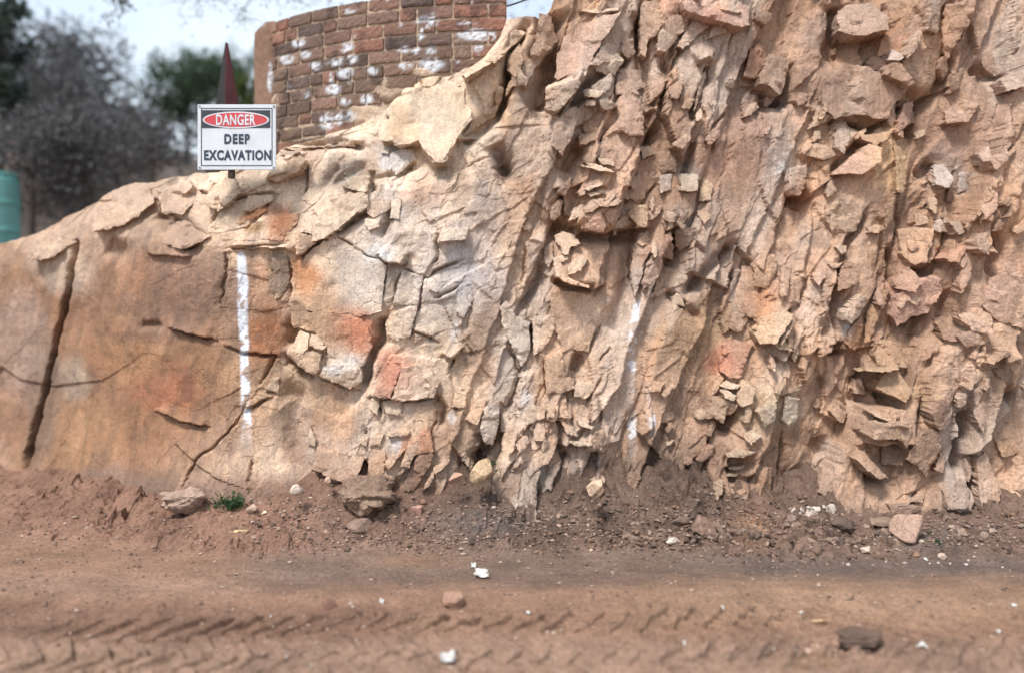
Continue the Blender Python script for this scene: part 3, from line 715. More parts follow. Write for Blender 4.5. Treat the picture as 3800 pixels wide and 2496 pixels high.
SL = [
 ('A', '1390,720 1520,670 1700,690 1880,690 1900,850 1960,980 1820,1130 1740,1340 1690,1345 1520,1150 1380,1180 1200,1110 1240,960 1300,830', .03, None, .10, 0, .6),
 ('A', '1870,610 2050,490 2180,350 2330,200 2380,230 2300,330 2200,440 2100,530 1900,660', .08, (206, 182, 156), .5, 0, 1),
 ('A', '1850,1120 2000,1010 2130,930 2190,800 2200,700 2150,690 2140,850 2030,920 1960,980', .07, (130, 106, 90), -.1, 0, .6),
 ('A', '310,1430 440,1300 560,1250 620,1290 560,1380 380,1460', .07, (194, 164, 134)), ('A', '960,1440 1080,1395 1120,1420 1105,1540 1030,1540 920,1500', .06, PALE),
 ('A', '1290,1240 1360,1190 1470,1200 1500,1270 1340,1410 1300,1340', .02, (214, 206, 198), .1, 0, .4), ('A', '1240,1190 1290,1200 1280,1240 1220,1230', .05, PALE),
 ('A', '450,1190 600,1180 640,1195 560,1215', .05, TAN), ('A', '870,1140 1000,1140 1020,1180 880,1175', .05, TAN), ('A', '400,1210 560,1220 520,1250 420,1250', .04, GRY),
 ('D', '830,330 1000,240 1145,265 1140,360 1010,470 900,560 820,620 700,665 690,600 720,470 770,390', .10, (214, 190, 162), .2, .1, .4),
 ('D', '560,590 690,610 710,670 580,780 555,770', .09, (206, 168, 144), .2, .2, .4), ('D', '600,560 640,460 710,435 715,500 690,600 590,580', .07, (206, 182, 158)),
 ('D', '955,215 1040,110 1155,110 1140,260 1060,245', .08, PALE), ('D', '515,860 600,800 760,660 880,620 1030,730 1305,860 1290,1080 1255,1230 1090,1290 1000,1250 700,1230 510,1240', .035, None, .06, 0, .3),
 ('D', '510,1250 700,1240 1000,1260 1130,1330 1170,1450 1165,1560 1130,1650 1090,1700 950,1690 820,1570 800,1540 680,1400 530,1380', .05, None, .12, 0, .4),
 ('D', '1430,900 1600,950 1560,1180 1360,1190 1400,1010', .03, None, .05, 0, .4), ('D', '1360,1195 1560,1190 1500,1440 1400,1480 1300,1450 1300,1330', .035, None, .1, 0, .5),
 ('D', '1750,570 1980,540 1960,640 1740,670', .05, (208, 186, 162), .4, 0, .6), ('D', '1895,1110 1960,1120 2010,1180 1940,1290 1880,1250', .05, (210, 200, 192)),
 ('D', '1140,300 1330,310 1330,390 1200,470 1145,430', .05, TAN), ('D', '1340,310 1420,300 1415,480 1335,470', .05, PALE), ('D', '130,270 370,280 370,330 180,420 120,400', .04, (204, 180, 156)),
 ('D', '350,520 440,420 560,410 560,500 440,660 330,640', .03, (160, 104, 72), .1, 0, .6), ('D', '60,510 150,440 300,390 320,410 200,480 90,520', .03, (154, 102, 66), 0, 0, .5),
 ('D', '340,930 350,790 480,780 500,1000 420,1130 340,1060', .03, (140, 120, 104), .05, 0, .4), ('D', '330,1050 380,1040 420,1120 380,1140', .05, (190, 160, 138)),
 ('D', '1660,860 1740,830 1640,960 1610,950', .03, PALE), ('D', '1120,470 1240,480 1250,540 1160,570 1115,520', .05, PALE), ('D', '1700,960 1780,1010 1720,1090 1660,1060', .03, None),
 ('E', '595,600 640,570 750,610 790,680 700,720 690,770 640,760 620,700 585,660', .12, PALE), ('E', '610,790 670,760 690,800 650,830 605,830', .11, PALE),
 ('E', '680,870 800,770 860,800 790,900 690,940', .11, PALE), ('E', '820,390 880,310 985,310 980,350 900,410 830,420', .12, (190, 162, 140), -.2, .2),
 ('E', '690,490 740,380 820,350 830,420 740,480', .13, PALE), ('E', '540,470 545,390 610,315 650,330 620,450 580,485', .10, (190, 166, 146)), ('E', '800,550 870,480 960,400 1010,530 980,590 880,570', .12, (208, 162, 136), .4, 0),
 ('E', '970,380 1110,400 1060,520 1000,490', .07, (176, 150, 132), .1, 0), ('E', '1190,430 1240,360 1340,360 1345,440 1340,540 1270,540', .14, (208, 176, 142), .3, .2), ('E', '1060,560 1100,490 1180,430 1220,500 1180,540', .11, TAN),
 ('E', '1620,240 1640,90 1760,110 1750,250', .10, (206, 194, 178)), ('E', '1640,270 1760,260 1730,420 1680,480 1630,390', .07, TAN), ('E', '1800,120 1890,190 1860,330 1770,330 1790,200', .06, (214, 190, 158)),
 ('E', '1200,210 1330,180 1330,300 1240,330 1190,290', .07, (184, 150, 128)), ('E', '570,800 610,780 680,960 860,1030 850,1045 700,1010 580,950', .10, TAN), ('E', '1580,560 1740,550 1750,640 1640,740 1590,690', .07, GRY, -.2, 0),
 ('E', '1430,770 1540,650 1570,700 1560,810 1500,800', .12, (150, 120, 104)), ('E', '1210,1010 1225,780 1290,600 1370,560 1350,760 1270,1010 1230,1110', .03, (168, 150, 140), 0, 0, .5),
 ('E', '1290,1010 1440,760 1540,560 1560,640 1480,760 1440,960 1310,1060', .05, (190, 154, 134), .1, .2, .6), ('E', '1310,1110 1500,1050 1480,1090 1360,1135', .09, TAN), ('E', '1550,1130 1600,1090 1640,1140 1650,1200 1560,1180', .09, (206, 182, 156)),
 ('E', '120,1200 180,1150 260,1280 370,1340 375,1560 300,1700 240,1560 140,1350', .05, (214, 198, 180), .1, 0, .5), ('E', '400,1340 580,1230 570,1400 480,1560 400,1600', .03, (206, 178, 152), .1, 0, .5),
 ('E', '540,1080 770,1080 880,1120 1000,1150 950,1300 850,1560 640,1560 580,1340 545,1250', .03, (212, 176, 146), .05, 0, .4), ('E', '2050,1190 2130,950 2150,870 2310,850 2320,930 2250,1070 2280,1250 2200,1300', .06, (198, 154, 124), .1, 0, .5),
 ('E', '2020,1390 2060,1230 2200,1300 2110,1410', .05, (198, 164, 138)), ('E', '820,220 960,170 985,190 850,240', .11, PALE, .8, 0), ('E', '850,265 990,230 985,260 870,290', .12, PALE, .8, 0), ('E', '800,20 1000,50 1070,95 960,85', .11, PALE, .8, 0),
 ('E', '500,700 560,660 570,800 520,880 495,830', .06, (196, 168, 146)), ('E', '1440,110 1550,100 1540,230 1450,260', .07, (210, 200, 190)), ('E', '1770,400 1830,380 1870,460 1800,520', .07, TAN), ('E', '1420,990 1480,1010 1460,1070 1400,1090', .07, TAN),
 ('B', '470,480 500,330 640,190 920,130 980,110 900,250 800,380 720,550 480,640 450,600', .05, (186, 154, 136), .1, .1, .6), ('B', '380,700 640,650 660,680 600,770 470,900 380,870', .10, (140, 120, 104), -.3, 0, .6),
 ('B', '870,330 960,340 965,400 900,480 800,540 730,540', .07, (192, 166, 146)), ('B', '690,720 720,705 850,745 800,800 700,770', .12, PALE), ('B', '810,810 860,790 970,840 870,890 820,860', .13, PALE), ('B', '700,800 790,800 770,860 700,850', .09, BRN),
 ('B', '430,1170 450,1000 560,880 630,850 640,960 590,1100 510,1250', .14, (142, 114, 98), .1, .3), ('B', '960,1040 1030,880 1080,770 1150,800 1170,950 1160,1090 1060,1100', .12, (186, 150, 132), .1, .2), ('B', '655,1070 800,1080 800,1120 680,1170 645,1160', .07, TAN),
 ('B', '680,1300 800,1320 930,1390 800,1360', .10, PALE, .6, 0), ('B', '800,1270 930,1290 930,1340 830,1320', .08, PALE), ('B', '1150,30 1170,0 1280,20 1330,190 1260,300 1210,310 1190,460 1150,430', .11, (186, 156, 134), .1, .2),
 ('B', '1280,300 1400,110 1560,110 1540,200 1440,300 1350,420 1270,420', .09, (190, 164, 144)), ('B', '1700,60 2030,20 2030,200 1940,220 1700,160 1500,80 1480,0 1700,0', .11, (188, 144, 128), .3, 0, .6), ('B', '1380,690 1490,630 1480,720 1440,800 1390,790', .12, (180, 150, 132)),
 ('B', '1390,1160 1520,1070 1560,1110 1480,1210', .10, (204, 176, 152)), ('B', '1140,1180 1220,1170 1260,1240 1160,1280', .10, (200, 174, 150)), ('B', '1290,1300 1440,1280 1430,1390 1310,1390', .05, (124, 102, 90)), ('B', '1960,630 2030,400 2120,330 2171,340 2171,500 2050,640', .09, (176, 134, 110)),
 ('B', '1440,370 1560,170 1620,130 1700,210 1600,300 1480,400', .07, (184, 158, 142)), ('B', '980,550 1140,550 1170,700 1040,770 930,780', .03, (168, 144, 128), 0, 0, .6), ('B', '1560,910 1620,660 1690,530 1680,620 1580,880', .09, (196, 168, 146)),
 ('B', '300,330 330,100 430,100 470,300 300,560 220,700 180,560 240,480', .05, (168, 142, 122), 0, -.2, .6), ('B', '60,700 160,540 230,640 230,690 120,690 60,760', .09, (206, 182, 158)), ('B', '640,80 960,60 970,90 760,110', .07, PALE, .6, 0),
 ('B', '480,650 720,560 700,620 560,690 380,720 385,690', .11, PALE, .9, 0), ('B', '1000,330 1080,310 1110,420 1040,470 990,420', .08, TAN), ('B', '760,520 960,420 1020,480 930,600 780,580', .08, (206, 184, 160)), ('B', '1740,210 1880,190 1840,260 1690,310', .09, (176, 150, 132)),
 ('B', '1600,320 1800,340 1700,480 1600,500', .05, (192, 160, 140)), ('B', '1500,800 1590,790 1540,880 1480,870', .08, TAN), ('B', '1690,820 1740,825 1710,860', .07, TAN),
 ('C', '10,690 120,440 230,440 295,490 250,700 190,770 100,680', .14, (186, 158, 136), .2, 0), ('C', '0,85 160,90 150,150 90,190 0,170', .12, (196, 170, 148)), ('C', '700,170 720,60 800,0 960,20 1060,160 1040,280 960,280 860,300 770,290 705,230', .13, (182, 162, 150), .1, 0),
 ('C', '1090,480 1130,380 1195,470 1160,500', .13, (214, 206, 198)), ('C', '920,490 960,440 1080,510 1050,580 960,560', .10, (122, 92, 78), -.3, 0), ('C', '1210,440 1260,310 1330,235 1355,260 1300,400 1230,480', .14, (206, 182, 162)), ('C', '1070,520 1170,490 1280,670 1240,700 1060,590', .09, (152, 124, 108)),
 ('C', '480,970 520,850 635,835 620,920 560,990 440,1040', .07, (200, 174, 152)), ('C', '650,1400 760,1290 930,1150 1000,1200 980,1310 850,1420 780,1400', .17, (186, 152, 138), .1, .2), ('C', '1060,840 1120,850 1160,930 1120,1040 1070,980', .10, (190, 160, 142)),
 ('C', '1120,1080 1200,840 1310,800 1270,980 1190,1040', .11, (190, 150, 136)), ('C', '540,740 600,600 720,510 880,520 1050,590 1210,690 1180,800 1050,960 800,930 640,960 540,830', .07, (164, 138, 122), .1, 0, .7), ('C', '1540,900 1700,800 1830,840 1700,990 1550,1000', .05, (186, 156, 136)),
 ('C', '640,1100 700,1000 780,990 780,1110 700,1250 640,1200', .08, (176, 158, 148)), ('C', '860,1090 1080,1060 1050,1130 960,1180 900,1130', .12, (136, 110, 94)), ('C', '1120,1560 1130,1180 1240,1160 1260,1300 1200,1560', .06, (204, 172, 132)),
 ('C', '1540,40 1760,0 1740,140 1640,330 1560,500 1530,300', .10, (192, 154, 128), .1, .2), ('C', '1370,250 1400,0 1530,0 1500,240 1480,260', .10, (200, 178, 160)), ('C', '1060,280 1180,170 1250,220 1210,430 1000,440', .02, (178, 132, 104), 0, 0, .4),
 ('C', '460,1150 490,1050 540,1050 540,1110', .08, PALE), ('C', '380,1240 470,1140 640,1190 660,1250 560,1290', .05, (190, 164, 144)), ('C', '1480,480 1560,430 1600,560 1530,640 1460,560', .09, (184, 152, 132)), ('C', '1600,560 1720,530 1640,720 1560,760', .08, (176, 146, 128)), ('C', '1820,1240 1920,1170 1890,1320 1830,1310', .08, (202, 180, 164)),
 ('C', '1900,1300 2060,1170 2040,1300 1930,1370', .07, (194, 162, 146)), ('C', '620,450 660,380 710,410 690,450', .1, PINK), ('C', '1830,440 1900,430 2010,600 1930,620 1860,520', .10, (176, 146, 130)), ('C', '2000,640 2100,570 2171,600 2171,700 2030,740', .09, (182, 154, 136)),
 ('F', '270,240 290,60 445,20 440,110 390,280 300,270', .15, (196, 172, 156), .15, .1), ('F', '580,440 600,370 700,310 960,320 900,420 840,580 640,590', .05, (190, 164, 142), .1, 0, .6), ('F', '670,710 710,675 770,700 770,740 720,770', .06, PALE), ('F', '610,840 740,835 700,880 640,880', .06, TAN),
 ('F', '780,820 850,850 870,980 770,1050 700,1070 720,950', .09, (140, 114, 98), -.1, 0), ('F', '750,1240 860,1100 960,1100 880,1280 800,1340 740,1310', .11, (202, 182, 164)), ('F', '10,1420 100,1290 250,1230 330,1260 300,1310 160,1500 40,1510', .13, (206, 180, 148), .3, .1), ('F', '160,1520 280,1380 300,1560 200,1550', .09, (206, 184, 154)),
 ('F', '780,1400 890,1270 915,1380 840,1563 770,1540', .08, (188, 140, 108)), ('F', '1160,1130 1360,980 1540,940 1550,1060 1430,1250 1300,1290 1200,1360 1140,1260', .05, (196, 158, 144), .1, 0, .3), ('F', '1810,730 1830,620 1980,580 1960,770 1900,760', .13, (200, 172, 156)), ('F', '1580,800 1720,700 1810,680 1680,830 1600,830', .14, (196, 146, 124)),
 ('F', '1680,850 1800,690 1810,760 1720,880', .12, (198, 164, 146)), ('F', '1690,1000 1780,790 1850,770 1790,960 1700,1090', .13, (190, 156, 138)), ('F', '1540,580 1600,360 1620,480 1600,590', .08, (176, 158, 146)), ('F', '1490,560 1530,460 1560,490 1540,590', .10, (214, 206, 198)), ('F', '1340,530 1340,430 1420,420 1420,520', .09, (196, 166, 142)),
 ('F', '1640,500 1720,490 1750,580 1680,610', .09, (180, 164, 152)), ('F', '1890,480 1930,400 1970,450 1960,490', .10, (160, 126, 112)), ('F', '1990,580 2020,480 2100,460 2100,520 2050,570', .12, (176, 146, 130)), ('F', '1220,560 1380,530 1490,560 1450,700 1380,840 1300,860 1220,760', .07, (198, 162, 134), .2, 0, .6),
 ('F', '1180,1000 1300,870 1370,1000 1300,1080 1190,1050', .11, (176, 144, 124)), ('F', '1880,1190 1950,980 2100,900 2233,910 2300,1100 2233,1400 2000,1300', .05, (196, 162, 142), .1, 0, .5), ('F', '1530,1300 1600,1280 1690,1450 1640,1490 1560,1470', .09, (136, 104, 88)), ('F', '1580,340 1620,160 1700,150 1680,330', .04, (132, 116, 106)),
 ('F', '1700,80 1820,100 1800,220 1700,260', .06, (206, 198, 192)), ('F', '1510,20 1600,10 1640,140 1580,220 1490,200', .06, (206, 196, 188)), ('F', '0,890 0,760 190,770 180,880 120,1060 0,1030', .06, (200, 162, 130), .1, 0, .6), ('F', '0,1050 80,1050 95,1180 0,1330 -60,1200', .05, (202, 146, 108)), ('F', '200,1120 240,850 320,850 290,1000 260,1110', .05, (180, 150, 130)),
 ('F', '600,300 590,250 650,110 680,240', .09, (176, 156, 142)), ('F', '1950,260 2030,230 2000,400 1900,480 1880,400', .09, (196, 164, 146)), ('F', '2050,470 2130,360 2210,300 2200,380 2110,460', .10, (184, 152, 134)), ('F', '1090,330 1170,280 1150,480 1090,560', .05, (196, 164, 138)), ('F', '940,1240 900,1500 940,1480 1040,1260 1130,1050 1000,1130', .05, (190, 152, 118)),
 ('F', '1720,1270 1850,1250 1950,1380 1940,1430 1800,1400', .06, (192, 160, 142)), ('F', '1700,1450 1830,1390 1900,1500 1760,1540', .08, (150, 122, 108)),
 ('H', '500,600 500,280 650,240 660,440 740,460 740,540 620,570 540,570', .05, (212, 176, 144), .1, 0, .4), ('H', '740,520 780,475 890,490 900,550 830,620 740,600', .10, PALE), ('H', '0,700 60,640 120,700 110,860 60,1000 0,1000 -40,860', .12, (212, 196, 182)), ('H', '130,710 210,690 190,880 130,890', .10, (198, 176, 158)),
 ('H', '440,1170 480,980 600,900 600,1000 520,1150', .14, (196, 164, 138)), ('H', '510,810 580,800 610,900 560,950 510,930', .14, (172, 144, 124)), ('H', '630,810 700,800 770,930 680,910', .12, (188, 162, 142)), ('H', '1360,560 1400,480 1490,490 1450,560', .11, (206, 166, 134)), ('H', '1270,900 1290,770 1390,760 1380,860 1300,920', .09, (190, 154, 124)),
 ('H', '1840,790 1900,600 2030,650 1970,820 1900,780', .14, (206, 178, 150)), ('H', '1860,680 1920,610 1960,640 1900,710', .16, (200, 172, 146)), ('H', '1975,580 2000,545 2080,590 2060,640 2000,620', .19, (228, 210, 188)), ('H', '1960,520 2020,480 2115,510 2090,540 2000,540', .17, (226, 206, 182)), ('H', '1940,340 1990,160 2100,130 2233,170 2150,300 2110,440 2030,450 1960,400', .07, (200, 142, 120), .1, 0, .4),
 ('H', '2090,640 2150,470 2233,540 2200,640 2120,690', .10, (206, 176, 148)), ('H', '910,900 990,890 970,1050 890,1040', .09, (186, 154, 130)), ('H', '850,780 930,640 960,700 940,820 900,800', .05, (170, 138, 116)), ('H', '2020,1110 2100,1040 2233,1060 2150,1110', .15, PALE, .5, 0), ('H', '2020,1200 2150,1170 2130,1200 2060,1215', .14, PALE, .5, 0), ('H', '2000,1250 2110,1245 2090,1270 2010,1265', .13, PALE, .5, 0),
 ('H', '1910,1340 1980,1300 1960,1400 1915,1480', .11, (212, 184, 158)), ('H', '510,690 580,680 575,770 520,770', .08, (196, 164, 138)), ('H', '600,590 670,560 680,690 690,770 590,760', .07, (172, 140, 122)), ('H', '330,830 400,690 480,700 440,800 370,830', .10, (206, 184, 162)), ('H', '190,1080 240,880 270,900 230,1050', .10, (190, 160, 140)), ('H', '400,960 420,810 500,820 490,960', .10, (160, 134, 118)),
 ('H', '1460,580 1560,500 1570,520 1490,620', .10, TAN), ('H', '1510,990 1570,960 1560,990 1500,1010', .12, PALE), ('H', '760,800 900,850 880,870 780,840', .10, PALE, .7, 0), ('H', '690,980 880,985 890,1000 760,1020', .08, PALE, .7, 0), ('H', '1760,1130 1820,1030 1900,1010 1880,1080 1810,1145', .14, (196, 158, 138)), ('H', '870,1300 990,1290 985,1305 900,1306', .12, PALE, .5, 0),
 ('H', '1870,600 1930,400 1980,450 1920,560', .08, (202, 174, 148)), ('H', '2140,820 2180,640 2210,740 2190,820', .10, TAN), ('H', '2170,960 2233,900 2300,930 2200,1000', .12, PALE), ('H', '1040,1420 1050,1370 1090,1370 1085,1420', .10, PALE), ('H', '2110,1410 2170,1390 2160,1470 2120,1480', .1, TAN),
 ('G', '1260,1180 1400,1060 1450,1050 1330,1200', .11, (196, 158, 128)), ('G', '1470,1130 1490,960 1660,900 1690,1060 1560,1080', .09, (196, 140, 108)), ('G', '1500,1210 1560,1090 1690,1070 1660,1180 1520,1390 1450,1380', .08, (128, 98, 82), -.2, 0), ('G', '1210,1310 1290,1270 1370,1260 1360,1310 1280,1340', .09, TAN), ('G', '1690,1190 1830,1130 1780,1200 1710,1240', .08, (200, 164, 136)),
 ('G', '530,180 570,60 660,90 660,190 630,240 550,240', .09, PALE), ('G', '660,180 670,90 740,110 800,200 760,220', .09, (206, 184, 162)), ('G', '530,280 620,230 760,250 740,400 690,420 560,340', .09, (178, 148, 124)), ('G', '760,430 790,350 930,340 1080,380 1090,480 1000,540 860,480', .06, None, .2, 0, .5), ('G', '1190,590 1330,330 1430,360 1340,610', .045, (200, 134, 110), .1, 0, .4),
 ('G', '1350,610 1430,370 1600,320 1740,480 1700,600 1560,640', .045, (206, 180, 158), .1, 0, .5), ('G', '1160,690 1190,610 1250,620 1230,760', .05, PALE), ('G', '1270,640 1420,640 1430,760 1300,740', .05, (204, 182, 160)), ('G', '310,540 350,440 410,450 400,570', .07, PALE), ('G', '700,1200 720,1030 1110,1120 1100,1200 1000,1330 860,1270', .04, (186, 148, 120), .1, 0, .4),
 ('G', '1150,1120 1290,1060 1280,1230 1150,1310', .035, (190, 150, 120), .1, 0, .5), ('G', '1600,1390 1640,1310 1700,1200 1690,1310', .08, (190, 160, 138)), ('G', '1090,980 1100,920 1150,930 1140,1020', .06, (200, 168, 140)), ('G', '1160,1010 1170,920 1280,920 1250,1000', .06, (196, 164, 138)), ('G', '1310,900 1400,860 1500,890 1480,930 1320,930', .07, (200, 164, 134)), ('G', '640,990 660,840 720,960 715,1010', .07, PALE),
 ('G', '1430,1170 1480,1010 1620,930 1600,1000 1540,1060 1500,1180', .11, (206, 172, 144)), ('G', '1850,690 1870,560 1970,570 1960,690', .07, (196, 166, 140)), ('G', '1960,790 2060,620 2130,640 2060,840', .06, (196, 160, 132)), ('G', '1440,1380 1480,1290 1530,1290 1500,1390', .06, (104, 84, 72)),
 ('I', '810,570 830,460 900,450 920,580', .11, (180, 152, 136)), ('I', '1020,540 1110,420 1200,370 1270,560 1210,640 1120,590', .14, (196, 162, 128), .3, 0), ('I', '900,390 1050,380 1190,340 1180,380 1060,400', .12, (196, 166, 136), .8, 0), ('I', '970,740 1060,750 1110,800 1000,770', .11, (202, 174, 148), .7, 0), ('I', '930,930 1000,830 1250,820 1340,850 1290,1040 1200,950 1000,960', .13, (190, 160, 136), .4, 0),
 ('I', '980,220 1060,130 1200,160 1270,300 1250,360 1000,340', .09, (194, 158, 126), .2, 0, .6), ('I', '1460,740 1540,620 1640,650 1650,850 1560,890 1480,840', .13, (152, 124, 110)), ('I', '1680,620 1750,570 1755,680 1700,700', .13, (206, 182, 164)), ('I', '1840,1480 1870,1130 1960,1070 2040,1400 1980,1530 1850,1510', .13, (176, 146, 126), .1, 0), ('I', '1740,1290 1760,1110 1830,1120 1810,1230', .11, (178, 148, 130)),
 ('I', '1960,330 2080,220 2160,240 2130,270 1980,320', .12, (170, 140, 120), .6, 0), ('I', '1970,380 2130,360 2190,420 2100,480 2000,440', .11, (126, 102, 90)), ('I', '220,800 250,600 380,620 370,800 290,850', .11, (206, 192, 172)), ('I', '20,720 110,650 200,680 180,800 80,860', .11, (204, 184, 160)), ('I', '620,720 700,690 780,740 730,820 680,790', .11, (186, 152, 128)), ('I', '760,790 780,640 870,660 860,760', .09, (184, 154, 132)),
 ('I', '520,1390 600,1200 690,1290 600,1430', .07, (150, 124, 106)), ('I', '840,1120 920,1060 1100,1270 1010,1280 900,1180', .11, (186, 156, 132), .4, 0), ('I', '1480,1200 1560,1060 1600,1100 1560,1230', .09, (184, 152, 130)), ('I', '1580,1530 1590,1400 1740,1360 1790,1510', .09, (150, 124, 110)), ('I', '2130,1500 2160,1390 2220,1420 2210,1563 2150,1563', .09, (196, 166, 132)), ('I', '420,1470 470,1370 480,1480', .1, TAN),
 ('I', '1320,960 1420,870 1540,900 1520,1100 1440,1260 1340,1180 1260,1120', .05, (148, 126, 114), 0, 0, .4), ('I', '1990,1500 2040,1380 2050,1500', .09, (160, 132, 114)), ('I', '150,180 200,120 250,60 300,220', .06, PALE), ('I', '1250,1470 1380,1400 1440,1390 1390,1480', .07, (178, 150, 132)), ('I', '490,690 520,620 570,640 540,700', .1, BRN), ('I', '1110,1500 1240,1480 1400,1530 1300,1600 1130,1580', .06, (176, 146, 130)),
 ('I', '1690,1390 1760,1300 1800,1400 1740,1480', .07, (150, 126, 112)), ('I', '1820,740 1880,640 1930,760 1880,900', .08, (170, 142, 128)), ('I', '2000,940 2080,980 2140,1080 2040,1100', .07, (170, 136, 106)), ('I', '1050,1160 1100,1010 1290,1040 1200,1160', .05, (132, 108, 94)),
]
SL += [('S', '300,800 420,720 560,700 600,760 480,840 340,860', .06, (200, 174, 152), .2, .1, .9), ('S', '560,700 700,668 760,720 690,800 600,790', .06, (196, 168, 146), .2, 0, .9),
       ('S', '600,820 740,800 800,880 700,930 590,900', .05, (178, 150, 130), .2, 0, .9), ('S', '100,890 260,830 300,900 200,960 90,965', .06, (190, 162, 140), .2, 0, .9),
       ('S', '760,665 860,650 900,720 820,790 765,760', .05, (206, 180, 156), .2, 0, .8),
       ('A', '1240,900 1330,780 1430,740 1400,860 1300,950', .06, (214, 190, 164), .3, .1, .6), ('A', '1880,600 1990,500 2050,550 1950,640', .12, (206, 182, 158), .4, .2, .6),
       ('A', '2050,490 2160,380 2230,420 2130,520', .13, (200, 174, 150), .4, .2, .6), ('A', '2180,340 2290,230 2350,270 2260,390', .12, (196, 168, 144), .4, .2, .6),
       ('A', '1600,690 1760,640 1860,690 1780,760 1640,760', .06, (218, 196, 170), .3, 0, .6), ('A', '2240,420 2330,330 2370,480 2300,640 2230,560', .10, (176, 146, 122), .2, .3, .6)]
for e in SL:
    reg, s, prot = e[0], e[1], e[2]
    colr = e[3] if len(e) > 3 else None
    tz = e[4] if len(e) > 4 else None
    tx = e[5] if len(e) > 5 else None
    rk = e[6] if len(e) > 6 else 0.5
    pp = pts(reg, s)
    slab(pp, prot * 0.50 * min(1.0, 0.45 + math.sqrt(np.ptp(pp[:, 0]) * np.ptp(pp[:, 1])) / 180.0), colr, tz, tx, rk)

# smaller chips and flakes in the broken zones
chip_r = random.Random(5)
for zx, zy, rx, ry, n in ((2250, 760, 260, 110, 12), (2480, 760, 140, 180, 8), (3200, 420, 280, 190, 12), (3600, 750, 170, 170, 9), (3250, 1050, 170, 150, 8), (2920, 1420, 140, 110, 8), (2500, 1580, 130, 110, 6),
                          (1990, 1620, 140, 90, 8), (3650, 1420, 110, 170, 8), (2700, 420, 150, 170, 6)):
    for _ in range(n):
        cx, cy = zx + chip_r.gauss(0, .5) * rx, zy + chip_r.gauss(0, .5) * ry
        L, W = chip_r.uniform(22, 48), chip_r.uniform(10, 22)
        a = math.radians(chip_r.gauss(-62, 22))
        k = chip_r.randint(5, 7)
        q = []
        for i in range(k):
            t = 2 * math.pi * (i + chip_r.uniform(-.25, .25)) / k
            rr = chip_r.uniform(.75, 1.1)
            x, y = L * math.cos(t) * rr, W * math.sin(t) * rr
            q.append((cx + x * math.cos(a) - y * math.sin(a), cy + x * math.sin(a) + y * math.cos(a)))
        slab(np.array(q), chip_r.uniform(.02, .06), chip_r.choice([PALE, TAN, TAN, PINK, (176, 148, 130), None]), chip_r.uniform(.1, .6), name='rock_chip', ck=.35)

# ------------------------------------------------------------------ ground: road, churned tracks, dirt apron at the foot of the face
fx = np.arange(-3.6, 3.6, 0.0072)
gl = -3.6 - 0.0072 * np.cumsum(1.09 ** np.arange(1, 75)); gl = gl[gl > -90]
gr = 3.6 + 0.0072 * np.cumsum(1.11 ** np.arange(1, 75)); gr = gr[gr < 90]
Xg = np.concatenate([gl[::-1], fx, gr])
fy = np.arange(2.35, 4.95, 0.0072)
gf = 4.95 + 0.0072 * np.cumsum(1.10 ** np.arange(1, 75)); gf = gf[gf < 140]
gb = 2.35 - 0.0072 * np.cumsum(1.12 ** np.arange(1, 62)); gb = gb[gb > -25]
Yg = np.concatenate([gb[::-1], fy, gf])
QX, QY = np.meshgrid(Xg, Yg)
QUx = CX + QX / np.maximum(QY, 0.5) * FP
# height of the dirt banked against the rock, by photo column
ap_px = np.array([-400, 0, 500, 800, 1000, 1150, 1300, 1450, 1600, 1750, 1900, 2100, 2300, 2450, 2600, 2750, 2900, 3100, 3300, 3500, 3700, 3900, 4300], float)
ap_h = np.array([.16, .16, .14, .12, .20, .27, .26, .24, .24, .27, .29, .30, .29, .33, .29, .24, .22, .18, .13, .14, .17, .18, .18])
ap_f = np.array([.9, .8, .55, .45, .5, .5, .48, .45, .45, .45, .46, .45, .43, .44, .46, .50, .55, .60, .55, .50, .5, .5, .5])   # reach out from the rock
QB = base_depth(QX, np.full_like(QX, 0.15))
hh, ff = np.interp(QUx, ap_px, ap_h), np.interp(QUx, ap_px, ap_f)
t = np.clip((QY - (QB - ff)) / ff, 0, 1.35)
ap = hh * (0.25 * t + 0.75 * t ** 1.6)
lump = fbm(QX * 2.6, QY * 2.6, 701, 4)
on = sstep(0.02, 0.35, t)
GZh = ap * (1 + 0.35 * lump) + on * (0.035 * fbm(QX * 7, QY * 7, 711, 4) + 0.022 * fbm(QX * 21, QY * 21, 713, 4))
p_, _ = plates(QX / 0.06, QY / 0.06, 715, 1.2)
p2_, _ = plates(QX / 0.13 + 3, QY / 0.13, 719, 1.0)
rub = on * sstep(-3.3, -2.9, QX) * (0.35 + 0.65 * sstep(-.15, .25, fbm(QX * 3, QY * 3, 717, 3))) * (0.5 + 0.9 * np.exp(-((QUx - 2500) / 450) ** 2) + 0.5 * np.exp(-((QUx - 3200) / 400) ** 2))
GZh += rub * (0.040 * p_ + 0.060 * p2_)
flat = 1 - on
GZh += flat * (0.012 * fbm(QX * 1.2, QY * 4, 721, 4) + 0.006 * fbm(QX * 9, QY * 16, 723, 4))
